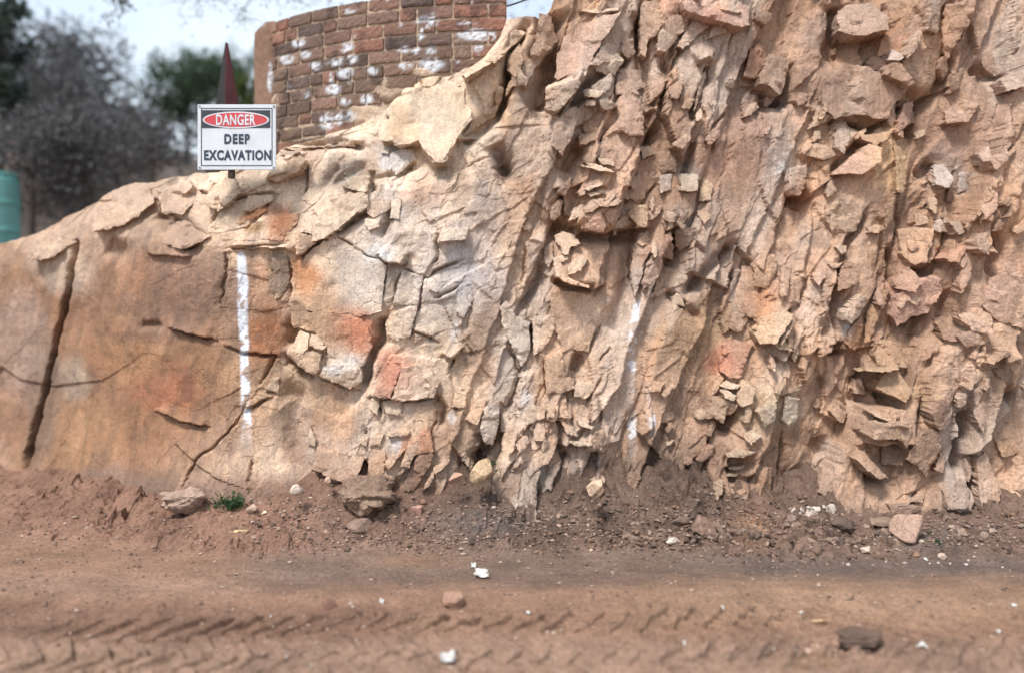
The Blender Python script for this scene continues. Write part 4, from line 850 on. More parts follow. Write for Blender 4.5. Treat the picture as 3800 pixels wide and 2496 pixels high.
# churned band with a tractor tyre's herringbone print
near = sstep(3.62, 3.45, QY + 0.08 * fbm(QX * 1.5, QY * 1.5, 731, 3))
GZh += near * (0.022 * fbm(QX * 5, QY * 5, 733, 4) + 0.012 * fbm(QX * 18, QY * 18, 735, 4)) - 0.02 * near
def track(yc, half, spacing, x0, x1, depth, k, ph):
    wy = QY - yc - 0.05 * np.sin(QX * 0.8 + ph) + 0.03 * fbm(QX * 3, QY * 3, 741, 3)
    inb = sstep(half, half * 0.8, np.abs(wy))
    s = (QX - k * np.abs(wy) + 0.035 * fbm(QX * 6, QY * 6, 743, 3)) / spacing + ph + np.where(wy > 0, 0.5, 0.0)
    tri = np.abs((s % 1.0) - 0.5) * 2
    lug = sstep(0.34, 0.48, tri)
    m = sstep(x0 - .4, x0 + .2, QX) * sstep(x1 + .5, x1 - .2, QX) * (0.55 + 0.45 * sstep(-.3, .1, fbm(QX * 2.2, QY * 2.2, 745, 3)))
    return inb * m * (-depth * lug + depth * 0.45)
GZh += track(3.24, 0.20, 0.135, -1.8, 1.1, 0.026, 0.75, 0.2) + track(2.95, 0.13, 0.125, -1.9, 1.4, 0.022, 0.75, 0.5) + track(3.12, 0.30, 0.13, 0.9, 2.6, 0.016, -0.9, 0.1)
GZh += -0.012 * np.exp(-((QY - 3.85 - 0.06 * np.sin(QX)) / 0.12) ** 2) * flat
GZh = np.where((np.abs(QX) > 6) | (QY > 7) | (QY < 1.5), GZh * 0.6, GZh)

def ground_colour(u, v, x, y, on_, near_):
    n1 = fbm(x * 1.6, y * 3.0, 801, 5); n2 = fbm(x * 7, y * 7, 811, 5); n3 = fbm(x * 3, y * 14, 821, 4)
    c = np.tile(lin((150, 120, 102), .68)[None], (len(x), 1)) * np.array([1.04, 1.0, 0.95])[None]
    def ov(w, cc):
        nonlocal c
        w = np.clip(w, 0, 1)[:, None]; c = c * (1 - w) + lin(cc, .66)[None] * w
    vv = v + 30 * n1 + 10 * n3
    ov(0.85 * sstep(1985, 2040, vv) * sstep(2215, 2130, vv) * sstep(700, 1100, u), (122, 104, 93))
    ov(0.75 * sstep(2010, 2060, vv) * sstep(2160, 2110, vv) * sstep(2300, 2900, u), (108, 94, 88))
    ov(0.85 * sstep(2130, 2200, vv) * sstep(2350, 2290, vv) * sstep(2100, 2700, u), (164, 132, 108))
    ov(0.7 * sstep(2090, 2170, vv) * sstep(2230, 2180, vv) * sstep(1100, 700, u), (160, 130, 112))
    ov(0.7 * sstep(2200, 2260, vv) * sstep(2420, 2340, vv) * sstep(1800, 1300, u), (128, 98, 82))
    ov(0.6 * near_ * sstep(2330, 2400, vv), (164, 136, 118))
    ov(0.5 * sstep(2380, 2450, vv) * sstep(1100, 600, u), (164, 134, 112))
    ov(0.6 * sstep(2380, 2450, vv) * sstep(2800, 3100, u) * sstep(-.2, .3, n1), (170, 136, 106))
    ov(0.9 * on_, (142, 112, 96))
    ov(0.85 * on_ * sstep(1500, 1800, u) * sstep(3000, 2600, u), (112, 93, 82))
    ov(0.7 * on_ * sstep(2700, 3000, u), (120, 100, 88))
    ov(0.5 * on_ * sstep(1250, 1000, u), (158, 118, 98))
    ov(0.6 * np.exp(-(((u - 1770) / 230) ** 2 + ((v - 1940) / 60) ** 2)) + 0.6 * np.exp(-(((u - 3480) / 130) ** 2 + ((v - 2010) / 45) ** 2)), (104, 98, 96))
    ov(0.6 * np.exp(-(((u - 2790) / 60) ** 2 + ((v - 1960) / 70) ** 2)) + 0.4 * np.exp(-(((u - 1560) / 180) ** 2 + ((v - 2080) / 25) ** 2)), (182, 138, 108))
    k = 1 + 0.22 * n2 + 0.16 * n3 + 0.10 * n1
    return np.clip(c * k[:, None], 0.015, 0.8)

qu, qv = to_px(QX.ravel(), np.maximum(QY.ravel(), 0.8), GZh.ravel())
gcol = ground_colour(qu, qv, QX.ravel(), QY.ravel(), on.ravel(), near.ravel())
idx = np.arange(QX.size).reshape(QX.shape)
faces = np.stack([idx[:-1, :-1], idx[:-1, 1:], idx[1:, 1:], idx[1:, :-1]], -1).reshape(-1, 4)
ground = mesh_obj('ground', np.stack([QX, QY, GZh], -1).reshape(-1, 3), faces, M_SOIL, colors=gcol)
tag(ground, 'brown dirt track with churned tyre prints below the rock face', kind='structure')

def ground_zv(x, y):
    ci = np.clip(np.interp(x, Xg, np.arange(len(Xg))), 0, len(Xg) - 1.001); ri = np.clip(np.interp(y, Yg, np.arange(len(Yg))), 0, len(Yg) - 1.001)
    c0, r0 = ci.astype(int), ri.astype(int); fc, fr = ci - c0, ri - r0
    return (GZh[r0, c0] * (1 - fc) + GZh[r0, c0 + 1] * fc) * (1 - fr) + (GZh[r0 + 1, c0] * (1 - fc) + GZh[r0 + 1, c0 + 1] * fc) * fr

def ground_z(x, y):
    return float(ground_zv(np.array([x]), np.array([y]))[0])

def on_ground(px, py):
    """world point where the ground shows at this photo pixel"""
    ys = np.arange(2.5, 5.6, 0.008)
    x, _, z = P(px, py, ys)
    k = np.nonzero(ground_zv(x, ys) >= z)[0]
    return P(px, py, float(ys[k[0]])) if len(k) else P(px, py, 4.6)
# ------------------------------------------------------------------ brick wall above the rock
WC, WR, WTOP = (0.02, 7.75), 2.80, 3.325
wall = empty('brick_wall', (-0.95, 5.2, 2.3))
tag(wall, 'old curved brown brick wall with flaking white paint above the rock face', 'wall')
def wp(a, z, r):
    return (WC[0] - r * math.sin(a), WC[1] - r * math.cos(a), z)
PAINT = [(850 + x / 2.1636, y / 2.1636, rx / 2.1636, ry / 2.1636) for x, y, rx, ry in (
    (555, 345, 60, 40), (470, 480, 62, 42), (610, 440, 52, 36), (955, 370, 46, 55), (860, 500, 75, 38), (990, 475, 42, 36), (930, 590, 95, 48), (1150, 570, 48, 36), (1600, 170, 95, 52),
    (1990, 280, 150, 62), (2000, 390, 46, 40), (1620, 400, 48, 40), (1630, 520, 95, 58), (840, 720, 62, 52), (1110, 800, 52, 42), (930, 820, 42, 42), (790, 980, 72, 62), (960, 930, 66, 48),
    (330, 640, 24, 120), (690, 530, 50, 40), (975, 95, 62, 16), (1890, 190, 70, 20), (1545, 280, 18, 60), (1410, 530, 70, 30), (1410, 400, 50, 20), (620, 760, 30, 30), (880, 960, 40, 50), (1520, 405, 40, 25), (820, 640, 25, 70))]
def painted(v, cc, k=0.92):
    u, w = to_px(v[:, 0], v[:, 1], v[:, 2])
    n = fbm(u / 24, w / 46, 901, 4); n2 = fbm(u / 9, w / 9, 911, 3)
    f = np.zeros(len(v))
    for cx, cy, rx, ry in PAINT:
        d = np.sqrt(((u - cx) / rx) ** 2 + ((w - cy) / ry) ** 2) + 0.5 * n
        f = np.maximum(f, sstep(1.1, 0.75, d))
    f = np.maximum(f, 0.7 * sstep(0.5, 0.7, n))
    f = k * f * sstep(-0.45, 0.05, n2 + 0.5 * n)
    return cc * (1 - f[:, None]) + lin((224, 230, 238), 0.85)[None] * f[:, None]

# mortar core: curved slab, lumpy face, standing proud where render still covers the bricks
a0, a1 = 0.02, 0.735
NA, NZ = 190, 150
AA, ZZ = np.meshgrid(np.linspace(a0 + 0.004, a1, NA), np.linspace(1.9, WTOP - 0.006, NZ))
def smear(u, v):
    return np.maximum.reduce([np.exp(-(((u - 1430) / 120) ** 2 + ((v - 330) / 70) ** 2)), np.exp(-(((u - 1350) / 110) ** 2 + ((v - 430) / 70) ** 2)), np.exp(-(((u - 1080) / 70) ** 2 + ((v - 480) / 50) ** 2)) * .7,
                              np.exp(-(((u - 1560) / 90) ** 2 + ((v - 270) / 28) ** 2)) * .9, np.exp(-(((u - 1020) / 55) ** 2 + ((v - 330) / 160) ** 2)) * .8])
base = np.array([wp(a, z, WR) for a, z in zip(AA.ravel(), ZZ.ravel())])
mu, mv = to_px(base[:, 0], base[:, 1], base[:, 2])
sm = smear(mu, mv)
ss_ = AA.ravel() * WR
rr = WR - 0.010 + 0.006 * fbm(ss_ * 14, ZZ.ravel() * 14, 921, 4) + 0.004 * fbm(ss_ * 50, ZZ.ravel() * 50, 923, 3) + (0.012 + 0.012 * fbm(ss_ * 9, ZZ.ravel() * 9, 925, 3)) * sstep(0.55, 0.85, sm + 0.25 * fbm(ss_ * 7, ZZ.ravel() * 7, 927, 3))
front = np.stack([WC[0] - rr * np.sin(AA.ravel()), WC[1] - rr * np.cos(AA.ravel()), ZZ.ravel()], 1)
backv = np.array([wp(a, z, WR - 0.22) for a, z in zip(AA.ravel(), ZZ.ravel())])
n = NA * NZ
idx = np.arange(n).reshape(NZ, NA)
qf = np.stack([idx[:-1, 1:], idx[:-1, :-1], idx[1:, :-1], idx[1:, 1:]], -1).reshape(-1, 4)
qb = qf[:, ::-1] + n
ring = []
loop = list(idx[0, :]) + list(idx[1:, -1]) + list(idx[-1, -2::-1]) + list(idx[-2:0:-1, 0])
for i in range(len(loop)):
    a, b = loop[i], loop[(i + 1) % len(loop)]
    ring.append((a, b, b + n, a + n))
mv_all = np.concatenate([front, backv])
mc = np.tile(lin((196, 172, 148))[None], (len(mv_all), 1)) * (1 + 0.22 * fbm(mv_all[:, 0] * 6, mv_all[:, 2] * 6, 931, 4))[:, None]
mc = painted(mv_all, mc, 0.7)
mesh_obj('mortar', mv_all, np.concatenate([qf, qb, np.array(ring)]), M_MORTAR, wall, mc)

BRC = [(140, 92, 76), (134, 92, 78), (84, 70, 66), (112, 88, 80), (126, 96, 86), (98, 80, 77), (132, 98, 86), (86, 72, 72), (136, 106, 94), (120, 98, 88), (80, 68, 70), (146, 102, 88), (140, 116, 102)]
br = random.Random(21)
course = 0.0875
NBX, NBZ = 12, 6
for ci in range(16):
    zc = WTOP - course * (ci + 0.5)
    a = a0 + (0.0 if ci % 2 == 0 else 0.042) + (0 if ci % 2 == 0 else 0.0)
    first = True
    while a < 0.66:
        L = br.choice([0.222, 0.222, 0.222, 0.108]) * br.uniform(.96, 1.03)
        if first and ci % 2: a = a0; L = 0.112
        first = False
        da = L / WR
        am = a + da / 2
        u, v = to_px(*[np.array([q]) for q in wp(am, zc, WR)])
        a_start = a
        a += da + 0.015 / WR
        if smear(u, v)[0] > 0.80: continue
        # below the rock line there is nothing to see
        if v[0] > np.interp(u[0], top_px[:, 0], top_px[:, 1]) + 55: continue
        hgt = 0.0725 * br.uniform(.93, 1.03)
        proud = br.uniform(-.003, .008)
        vs = []
        for j in range(NBZ):
            for i in range(NBX):
                fx_, fz_ = i / (NBX - 1), j / (NBZ - 1)
                edge = i in (0, NBX - 1) or j in (0, NBZ - 1)
                corner = (i in (0, NBX - 1)) and (j in (0, NBZ - 1))
                r_ = WR + proud + br.uniform(-.0025, .0025) - (0.0022 if edge else 0) - (0.003 if corner else 0)
                aa = a_start + da * (0.5 + (fx_ - .5) * (0.995 if edge else 1)) + br.uniform(-.0008, .0008)
                vs.append(wp(aa, zc + hgt * (fz_ - .5) * (0.985 if corner else 1) + br.uniform(-.002, .002), r_))
        k = NBX * NBZ
        vs += [wp(a_start + da * i / (NBX - 1), zc + hgt * (j / (NBZ - 1) - .5), WR - 0.06) for j in range(NBZ) for i in range(NBX)]
        fc = []
        for j in range(NBZ - 1):
            for i in range(NBX - 1):
                q = j * NBX + i
                fc.append((q + 1, q, q + NBX, q + NBX + 1))
        lp = [i for i in range(NBX)] + [j * NBX + NBX - 1 for j in range(1, NBZ)] + [(NBZ - 1) * NBX + i for i in range(NBX - 2, -1, -1)] + [j * NBX for j in range(NBZ - 2, 0, -1)]
        for i in range(len(lp)):
            p0, p1 = lp[i], lp[(i + 1) % len(lp)]
            fc.append((p0, p1, p1 + k, p0 + k))
        vs = np.array(vs)
        cc = (0.80 * np.tile(lin(br.choice(BRC))[None], (len(vs), 1)) + 0.20 * lin((172, 146, 126))[None]) * br.uniform(.88, 1.2)
        mixd = np.clip(sm_ := smear(*to_px(vs[:, 0], vs[:, 1], vs[:, 2])), 0, 1)[:, None] * 0.7
        cc = cc * (1 - mixd) + lin((150, 122, 100))[None] * mixd
        cc = painted(vs, cc)
        # scorched and mortar-smeared patches
        nn = sstep(.1, .5, fbm(vs[:, 0] * 9, vs[:, 2] * 9, 941, 3))[:, None] * .6
        cc = cc * (1 - nn) + lin((66, 56, 56))[None] * nn
        mesh_obj('brick', vs, fc, M_BRICK, wall, cc)
# rendered end of the wall
AE, ZE = np.meshgrid(np.linspace(0.668, 0.775, 34), np.linspace(1.9, WTOP + 0.004, 110))
ef = AE.ravel(); ez = ZE.ravel()
rnd = np.clip((ef - 0.742) / 0.033, 0, 1)
ztp = ez - 0.07 * (ez > WTOP - 0.1) * sstep(0.70, 0.775, ef) * np.clip((ez - WTOP + .1) / .1, 0, 1)
rr = WR + 0.016 - 0.10 * rnd ** 2 + 0.007 * fbm(ef * WR * 11, ez * 7, 951, 4) - 0.02 * sstep(0.69, 0.668, ef) + 0.004 * fbm(ef * WR * 50, ez * 30, 953, 3)
fr_ = np.stack([WC[0] - rr * np.sin(ef), WC[1] - rr * np.cos(ef), ztp], 1)
bk_ = np.stack([WC[0] - (WR - .3) * np.sin(ef), WC[1] - (WR - .3) * np.cos(ef), ztp - 0.01], 1)
n = len(fr_); idx = np.arange(n).reshape(110, 34)
qf = np.stack([idx[:-1, 1:], idx[:-1, :-1], idx[1:, :-1], idx[1:, 1:]], -1).reshape(-1, 4)
loop = list(idx[0, :]) + list(idx[1:, -1]) + list(idx[-1, -2::-1]) + list(idx[-2:0:-1, 0])
ring = [(loop[i], loop[(i + 1) % len(loop)], loop[(i + 1) % len(loop)] + n, loop[i] + n) for i in range(len(loop))]
va = np.concatenate([fr_, bk_])
cc = np.tile(lin((146, 116, 98))[None], (len(va), 1)) * (1 + .25 * fbm(va[:, 0] * 12, va[:, 2] * 4, 961, 4))[:, None]
mesh_obj('rendered_end', va, np.concatenate([qf, qf[:, ::-1] + n, np.array(ring)]), M_MORTAR, wall, painted(va, cc, .8))

# ------------------------------------------------------------------ shape helpers for smaller things
def box(name, lo, hi, mat, parent, jit=0.0, bev=0.0):
    bm = bmesh.new()
    bmesh.ops.create_cube(bm, size=1.0)
    for v in bm.verts:
        v.co = Vector([lo[i] + (v.co[i] + .5) * (hi[i] - lo[i]) for i in range(3)])
    if bev: bmesh.ops.bevel(bm, geom=bm.edges[:], offset=bev, segments=2, affect='EDGES')
    me = bpy.data.meshes.new(name); bm.to_mesh(me); bm.free()
    me.materials.append(mat)
    o = bpy.data.objects.new(name, me); col.objects.link(o)
    if parent:
        o.parent = parent; o.matrix_parent_inverse = Matrix.Translation(-parent.location)
    return o

def tube(path, radii, sides=7):
    path = [Vector(p) for p in path]
    vs, fs = [], []
    up = Vector((0.31, 0.77, 0.55)).normalized()
    for i, p in enumerate(path):
        d = (path[min(i + 1, len(path) - 1)] - path[max(i - 1, 0)]).normalized()
        s = d.cross(up).normalized() if abs(d.dot(up)) < .98 else d.cross(Vector((1, 0, 0))).normalized()
        t_ = d.cross(s)
        for k in range(sides):
            a = 2 * math.pi * k / sides
            vs.append(tuple(p + (s * math.cos(a) + t_ * math.sin(a)) * radii[i]))
    for i in range(len(path) - 1):
        for k in range(sides):
            a, b = i * sides + k, i * sides + (k + 1) % sides
            fs.append((a, b, b + sides, a + sides))
    fs.append(tuple(range(sides))[::-1]); fs.append(tuple(range((len(path) - 1) * sides, len(path) * sides)))
    return vs, fs

def merge(parts):
    V, F = [], []
    for vs, fs in parts:
        o = len(V); V += list(vs); F += [tuple(i + o for i in f) for f in fs]
    return V, F

# ------------------------------------------------------------------ danger sign
SY = 4.56
sg = empty('danger_sign', P(872, 640, SY + .03))
tag(sg, 'white danger deep excavation sign with red oval on a short post', 'sign')
M_WHT = plain('sign_white', (0.58, 0.62, 0.66), .5, .4, .10, 9)
M_BLK = plain('sign_black', (0.035, 0.04, 0.05), .5, .4, .15, 20)
M_INK = plain('sign_ink', (0.03, 0.045, 0.075), .5, .4, .3, 40)
M_RED = plain('sign_red', (0.50, 0.06, 0.07), .45, .4, .10, 14)
M_POST = plain('post_wood', (0.06, 0.042, 0.034), .85, .2, .3, 18)
bl, btop = P(733, 631, SY), P(1024, 388, SY)
box('board', (bl[0], SY, bl[2]), (btop[0], SY + .008, btop[2]), M_WHT, sg, bev=.002)
def flat_at(name, quads, mat, parent, off):
    V, F = [], []
    for x0, y0, x1, y1 in quads:
        o = len(V)
        for (x, y) in ((x0, y1), (x1, y1), (x1, y0), (x0, y0)): V.append(tuple(np.array(P(x, y, SY)) - np.array((0, off, 0))))
        for (x, y) in ((x0, y1), (x1, y1), (x1, y0), (x0, y0)): V.append(tuple(np.array(P(x, y, SY)) + np.array((0, .002, 0))))
        F += [(o, o + 1, o + 2, o + 3), (o, o + 4, o + 5, o + 1), (o + 1, o + 5, o + 6, o + 2), (o + 2, o + 6, o + 7, o + 3), (o + 3, o + 7, o + 4, o)]
    return mesh_obj(name, V, F, mat, parent)
w_ = 1.6
flat_at('border_line', [(746, 402, 1008, 402 + w_ * 2), (746, 614, 1008, 614 + w_ * 2), (746, 402, 746 + w_ * 2, 614), (1008, 402, 1008 + w_ * 2, 616)], M_BLK, sg, .0012)
hd = flat_at('header_panel', [(750, 410, 1003, 476)], M_BLK, sg, .0016)
def ellipse(name, cx, cy, rx, ry, mat, off, parent):
    V = [tuple(np.array(P(cx, cy, SY)) - np.array((0, off, 0)))]; n_ = 56
    for i in range(n_):
        a = 2 * math.pi * i / n_
        e = 1.0
        V.append(tuple(np.array(P(cx + rx * math.copysign(abs(math.cos(a)) ** e, math.cos(a)), cy - ry * math.sin(a), SY)) - np.array((0, off, 0))))
    V += [tuple(np.array(v) + np.array((0, off + .002, 0))) for v in V[1:]]
    F = [(0, 1 + i, 1 + (i + 1) % n_) for i in range(n_)] + [(1 + i, 1 + n_ + i, 1 + n_ + (i + 1) % n_, 1 + (i + 1) % n_) for i in range(n_)]
    return mesh_obj(name, V, F, mat, parent)
ov1 = ellipse('oval_rim', 876, 446, 123, 31, M_WHT, .0028, hd)
ov2 = ellipse('oval', 876, 446, 117, 26, M_RED, .0038, hd)
def letters(text, px, py, width, height, mat, off, bold, parent, squeeze=1.0):
    cu = bpy.data.curves.new('lettering', 'FONT')
    cu.body = text; cu.align_x = 'CENTER'; cu.align_y = 'CENTER'; cu.size = 1.0; cu.offset = bold; cu.extrude = 0.004
    cu.space_character = squeeze
    o = bpy.data.objects.new('lettering', cu); col.objects.link(o)
    dg = bpy.context.evaluated_depsgraph_get()
    me = bpy.data.meshes.new_from_object(o.evaluated_get(dg))
    bpy.data.objects.remove(o)
    co = np.array([v.co for v in me.vertices])
    mn, mx_ = co.min(0), co.max(0)
    c = np.array(P(px, py, SY))
    W, Hh = width / FP * SY, height / FP * SY
    new = np.zeros_like(co)
    new[:, 0] = c[0] + ((co[:, 0] - mn[0]) / (mx_[0] - mn[0]) - .5) * W
    new[:, 2] = c[2] + ((co[:, 1] - mn[1]) / (mx_[1] - mn[1]) - .5) * Hh
    new[:, 1] = SY - off - np.where(co[:, 2] > 0, .0008, 0)
    me.vertices.foreach_set('co', new.ravel())
    me.materials.clear(); me.materials.append(mat)
    me.update()
    o = bpy.data.objects.new('lettering', me); col.objects.link(o)
    o.parent = parent; o.matrix_parent_inverse = Matrix.Translation(-parent.location)
    return o
letters('DANGER', 876, 446, 146, 40, M_WHT, .0046, .022, hd, 1.08)
letters('DEEP', 880, 517, 95, 37, M_INK, .0012, .045, sg, 1.2)
letters('EXCAVATION', 882, 577, 249, 38, M_INK, .0012, .042, sg, 1.14)
pl_, ph_ = P(846, 662, SY + .012), P(866, 392, SY + .012)
box('post', (pl_[0], SY + .0085, pl_[2]), (ph_[0], SY + .045, ph_[2]), M_POST, sg, bev=.003)

M_BOLT = plain('zinc_bolt', (0.22, 0.22, 0.22), .45, .5, .2, 40, .8)
for bx0, by0 in ((741, 396), (1016, 396), (741, 623), (1016, 623)):
    c0 = P(bx0, by0, SY); V = []; n_ = 8
    for d_, r_ in ((.0045, .0028), (.0045, .0052), (.002, .0062), (-.001, .0062)):
        V += [(c0[0] + r_ * math.cos(2 * math.pi * i / n_), SY - d_, c0[2] + r_ * math.sin(2 * math.pi * i / n_)) for i in range(n_)]
    F = [tuple(range(n_))] + [(j * n_ + i, j * n_ + (i + 1) % n_, (j + 1) * n_ + (i + 1) % n_, (j + 1) * n_ + i) for j in range(3) for i in range(n_)]
    mesh_obj('bolt', V, F, M_BOLT, sg)

# dark red pointed steel spike behind the sign
M_SPK = plain('maroon_steel', (0.060, 0.010, 0.012), .6, .4, .25, 10)
M_SPKD = plain('weathered_steel', (0.018, 0.014, 0.014), .65, .4, .25, 10)
SPY = 4.95
sp = empty('steel_spike', P(840, 640, SPY)); tag(sp, 'dark maroon pointed steel spike rising behind the danger sign', 'spike')
tipz, basez = P(839, 160, SPY)[2], P(839, 660, SPY)[2]
def wedge(name, xl_t, xr_t, xl_b, xr_b, y0, y1, mat):
    V = [(xl_b, y0, basez), (xr_b, y0, basez), (xr_b, y1, basez), (xl_b, y1, basez), (xl_t, SPY, tipz), (xr_t, SPY, tipz), (xr_t, SPY + .01, tipz), (xl_t, SPY + .01, tipz)]
    return mesh_obj(name, V, [(0, 1, 5, 4), (1, 2, 6, 5), (2, 3, 7, 6), (3, 0, 4, 7), (4, 5, 6, 7)], mat, sp)
X_ = lambda px: P(px, 0, SPY)[0]
V = [(X_(744), SPY + .06, basez), (X_(840), SPY - .05, basez), (X_(926), SPY + .06, basez), (X_(836), SPY, tipz), (X_(839), SPY - .004, tipz), (X_(846), SPY, tipz + .0)]
mesh_obj('blade', V, [(0, 1, 4, 3), (0, 3, 5, 2), (3, 4, 5)], M_SPKD, sp)
V2 = [(X_(840), SPY - .0515, basez), (X_(926), SPY + .0585, basez), (X_(846), SPY - .0015, tipz - .01), (X_(839), SPY - .0055, tipz)]
mesh_obj('rib_face', V2 + [(v[0], v[1] + .004, v[2]) for v in V2], [(0, 1, 2, 3), (4, 7, 6, 5), (0, 4, 5, 1), (1, 5, 6, 2), (2, 6, 7, 3), (3, 7, 4, 0)], M_SPK, sp)

# ------------------------------------------------------------------ loose stones and clods on the ground
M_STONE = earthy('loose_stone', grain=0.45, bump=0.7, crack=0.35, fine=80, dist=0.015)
def stone_mesh(seed, dims, colr, nv=18, top=None, rgh=.05):
    r = np.random.default_rng(seed)
    p = r.normal(size=(nv, 3)); p /= np.linalg.norm(p, axis=1, keepdims=True)
    p *= r.uniform(.82, 1.0, (nv, 1))
    bm = bmesh.new()
    for q in p: bm.verts.new(q)
    res = bmesh.ops.convex_hull(bm, input=bm.verts[:])
    for g in [v for v in bm.verts if not v.link_faces]: bm.verts.remove(g)
    bmesh.ops.bevel(bm, geom=bm.edges[:], offset=.07, segments=1, affect='EDGES')
    bmesh.ops.triangulate(bm, faces=bm.faces[:])
    bmesh.ops.subdivide_edges(bm, edges=[e for e in bm.edges if e.calc_length() > .3], cuts=1)
    bmesh.ops.triangulate(bm, faces=bm.faces[:])
    if rgh > .06:
        bmesh.ops.subdivide_edges(bm, edges=[e for e in bm.edges if e.calc_length() > .12], cuts=2, use_grid_fill=True)
        bmesh.ops.triangulate(bm, faces=bm.faces[:])
    bm.verts.ensure_lookup_table(); bm.verts.index_update()
    v = np.array([x.co for x in bm.verts]); f = [tuple(x.index for x in fc.verts) for fc in bm.faces]
    bm.free()
    mn, mx_ = v.min(0), v.max(0)
    v = (v - (mn + mx_) / 2) / (mx_ - mn) * 2
    v = v * (1 + rgh * fbm(v[:, 0] * 3 + seed, v[:, 2] * 4 + v[:, 1] * 2, 1001, 4))[:, None]
    c = np.tile(lin(colr)[None], (len(v), 1)) * (1 + .22 * fbm(v[:, 0] * 2 + seed, v[:, 2] * 2 + v[:, 1], 1011, 3))[:, None]
    if top is not None:
        w = sstep(.1, .6, v[:, 2])[:, None]; c = c * (1 - w) + lin(top)[None] * w
    return v * np.array(dims) / 2, f, np.clip(c, .02, .8)

def stone(name, px, py, wpx, hpx, colr, label, cat='stone', group=None, seed=0, rot=0.0, depth_k=.8, nv=18, top=None, sink=.18, Y=None, rgh=.05):
    """px, py = centre in the photo; stands on the ground there"""
    b = on_ground(px, py + hpx * .40) if Y is None else P(px, py + hpx * .4, Y)
    k = b[1] / FP
    w, h = wpx * k, hpx * k
    v, f, c = stone_mesh(seed, (w, w * depth_k, h * 1.12), colr, nv, top, rgh)
    if rot:
        a = math.radians(rot); R = np.array([[math.cos(a), 0, math.sin(a)], [0, 1, 0], [-math.sin(a), 0, math.cos(a)]]); v = v @ R.T
    base_ = v[:, 2].min()
    loc = (b[0], b[1] + w * depth_k * .15, b[2] - base_ - h * sink)
    o = mesh_obj(name, v + np.array(loc), f, M_STONE, colors=c, loc=loc)
    return tag(o, label, cat, group)

stone('boulder', 1366, 1862, 222, 128, (150, 126, 108), 'big rough grey brown boulder overhanging the dirt below the rock face', 'boulder', seed=3, depth_k=.75, nv=26, top=(140, 116, 100), sink=.0, rgh=.28)
stone('flat_stone', 1345, 1955, 135, 56, (156, 130, 116), 'flat rounded pinkish stone half buried under the big boulder', seed=5, nv=24)
stone('oval_stone', 1786, 1762, 104, 62, (208, 178, 144), 'smooth oval tan stone leaning beside a green weed', seed=8, rot=-52, nv=40, Y=4.36)
stone('block_stone', 1686, 1778, 58, 40, (196, 158, 136), 'small blocky pale stone beside the smooth oval tan stone', seed=12, nv=10, Y=4.36)
stone('flake_stone', 1546, 1895, 46, 36, (190, 148, 132), 'pink three cornered flake lying on the dirt slope', seed=14, nv=9)
stone('leaf_stone', 2208, 1822, 76, 40, (222, 192, 164), 'pale leaf shaped flake propped on dark dirt at the rock foot', seed=16, rot=-38, nv=16, Y=4.28)
stone('round_stone', 1216, 1783, 26, 28, (206, 172, 148), 'little round pale stone at the top of the reddish dirt', seed=18, nv=30, Y=4.4)
stone('road_stone', 1682, 2230, 80, 52, (176, 140, 120), 'chunky tan stone alone on the dirt track', seed=21, nv=12)
stone('sunk_stone', 1222, 2240, 46, 44, (150, 116, 100), 'reddish stone set beside a small hollow in the track', seed=23, nv=12)
stone('white_stone', 2496, 2004, 62, 40, (222, 206, 190), 'whitish lumpy stone at the edge of the dark rubble', seed=25, nv=22)
stone('pale_stone', 3213, 2044, 50, 34, (204, 182, 164), 'pale pointed stone on the dark edge of the track', seed=27, nv=11)
stone('corner_block', 3376, 1962, 128, 86, (178, 148, 130), 'large square cornered tan block at the foot of the rock', 'boulder', seed=31, nv=12)
stone('dark_stone', 3096, 1980, 46, 42, (116, 98, 90), 'dark round stone among rubble beside a pale stone', seed=33, nv=26)
stone('long_stone', 3128, 1944, 92, 42, (110, 94, 84), 'long dark rounded stone lying among the rubble', seed=35, nv=26)
stone('grey_stone', 2938, 1918, 34, 48, (172, 150, 136), 'upright grey oval stone in the rubble below white chips', seed=37, nv=26)
stone('clod', 3196, 2362, 180, 50, (112, 92, 80), 'long dark crumbly clod of earth lying on the track', 'clod', seed=39, nv=26, depth_k=.6, rgh=.22, sink=.4)
stone('small_round_stone', 3003, 2420, 36, 27, (190, 160, 140), 'small rounded pale stone near the long dark clod', seed=41, nv=26)
stone('splinter_stone', 3049, 2306, 76, 18, (206, 172, 136), 'thin pale splinter of stone lying flat on the track', seed=43, nv=10, depth_k=.3)
stone('leaning_boulder', 705, 1866, 216, 92, (176, 150, 134), 'low pale brown boulder beside the green tuft', 'boulder', seed=45, nv=16, depth_k=.6, rgh=.3)
stone('shelf_stone', 3290, 1950, 110, 40, (150, 126, 110), 'grey layered slab of stone beside the large square block', seed=47, nv=14)
stone('hollow_stone', 2612, 1950, 96, 70, (150, 122, 106), 'brown cracked boulder with a dark hollow in the rubble', 'boulder', seed=49, nv=13, rgh=.2)
stone('tilted_stone', 2672, 1962, 30, 62, (160, 134, 116), 'narrow upright stone beside the cracked brown boulder', seed=51, nv=12)
stone('slab_stone', 2522, 1935, 70, 40, (130, 110, 98), 'dull brown stone left of the cracked boulder', seed=53, nv=14)
stone('chalk_stone', 3085, 1885, 30, 36, (216, 200, 186), 'pointed white stone on top of the white chips', seed=55, nv=9)
stone('lone_stone', 1210, 1972, 24, 18, (196, 164, 146), 'small pale stone on the reddish slope below the boulder', seed=57, nv=16)
stone('white_lump', 1100, 1817, 46, 36, (212, 194, 178), 'crumbly whitish lump stuck in the reddish dirt', seed=59, nv=24, Y=4.32)
stone('horn_stone', 932, 1897, 46, 26, (196, 168, 148), 'pale horn shaped stone just below the green tuft', seed=61, nv=11, rot=-30)
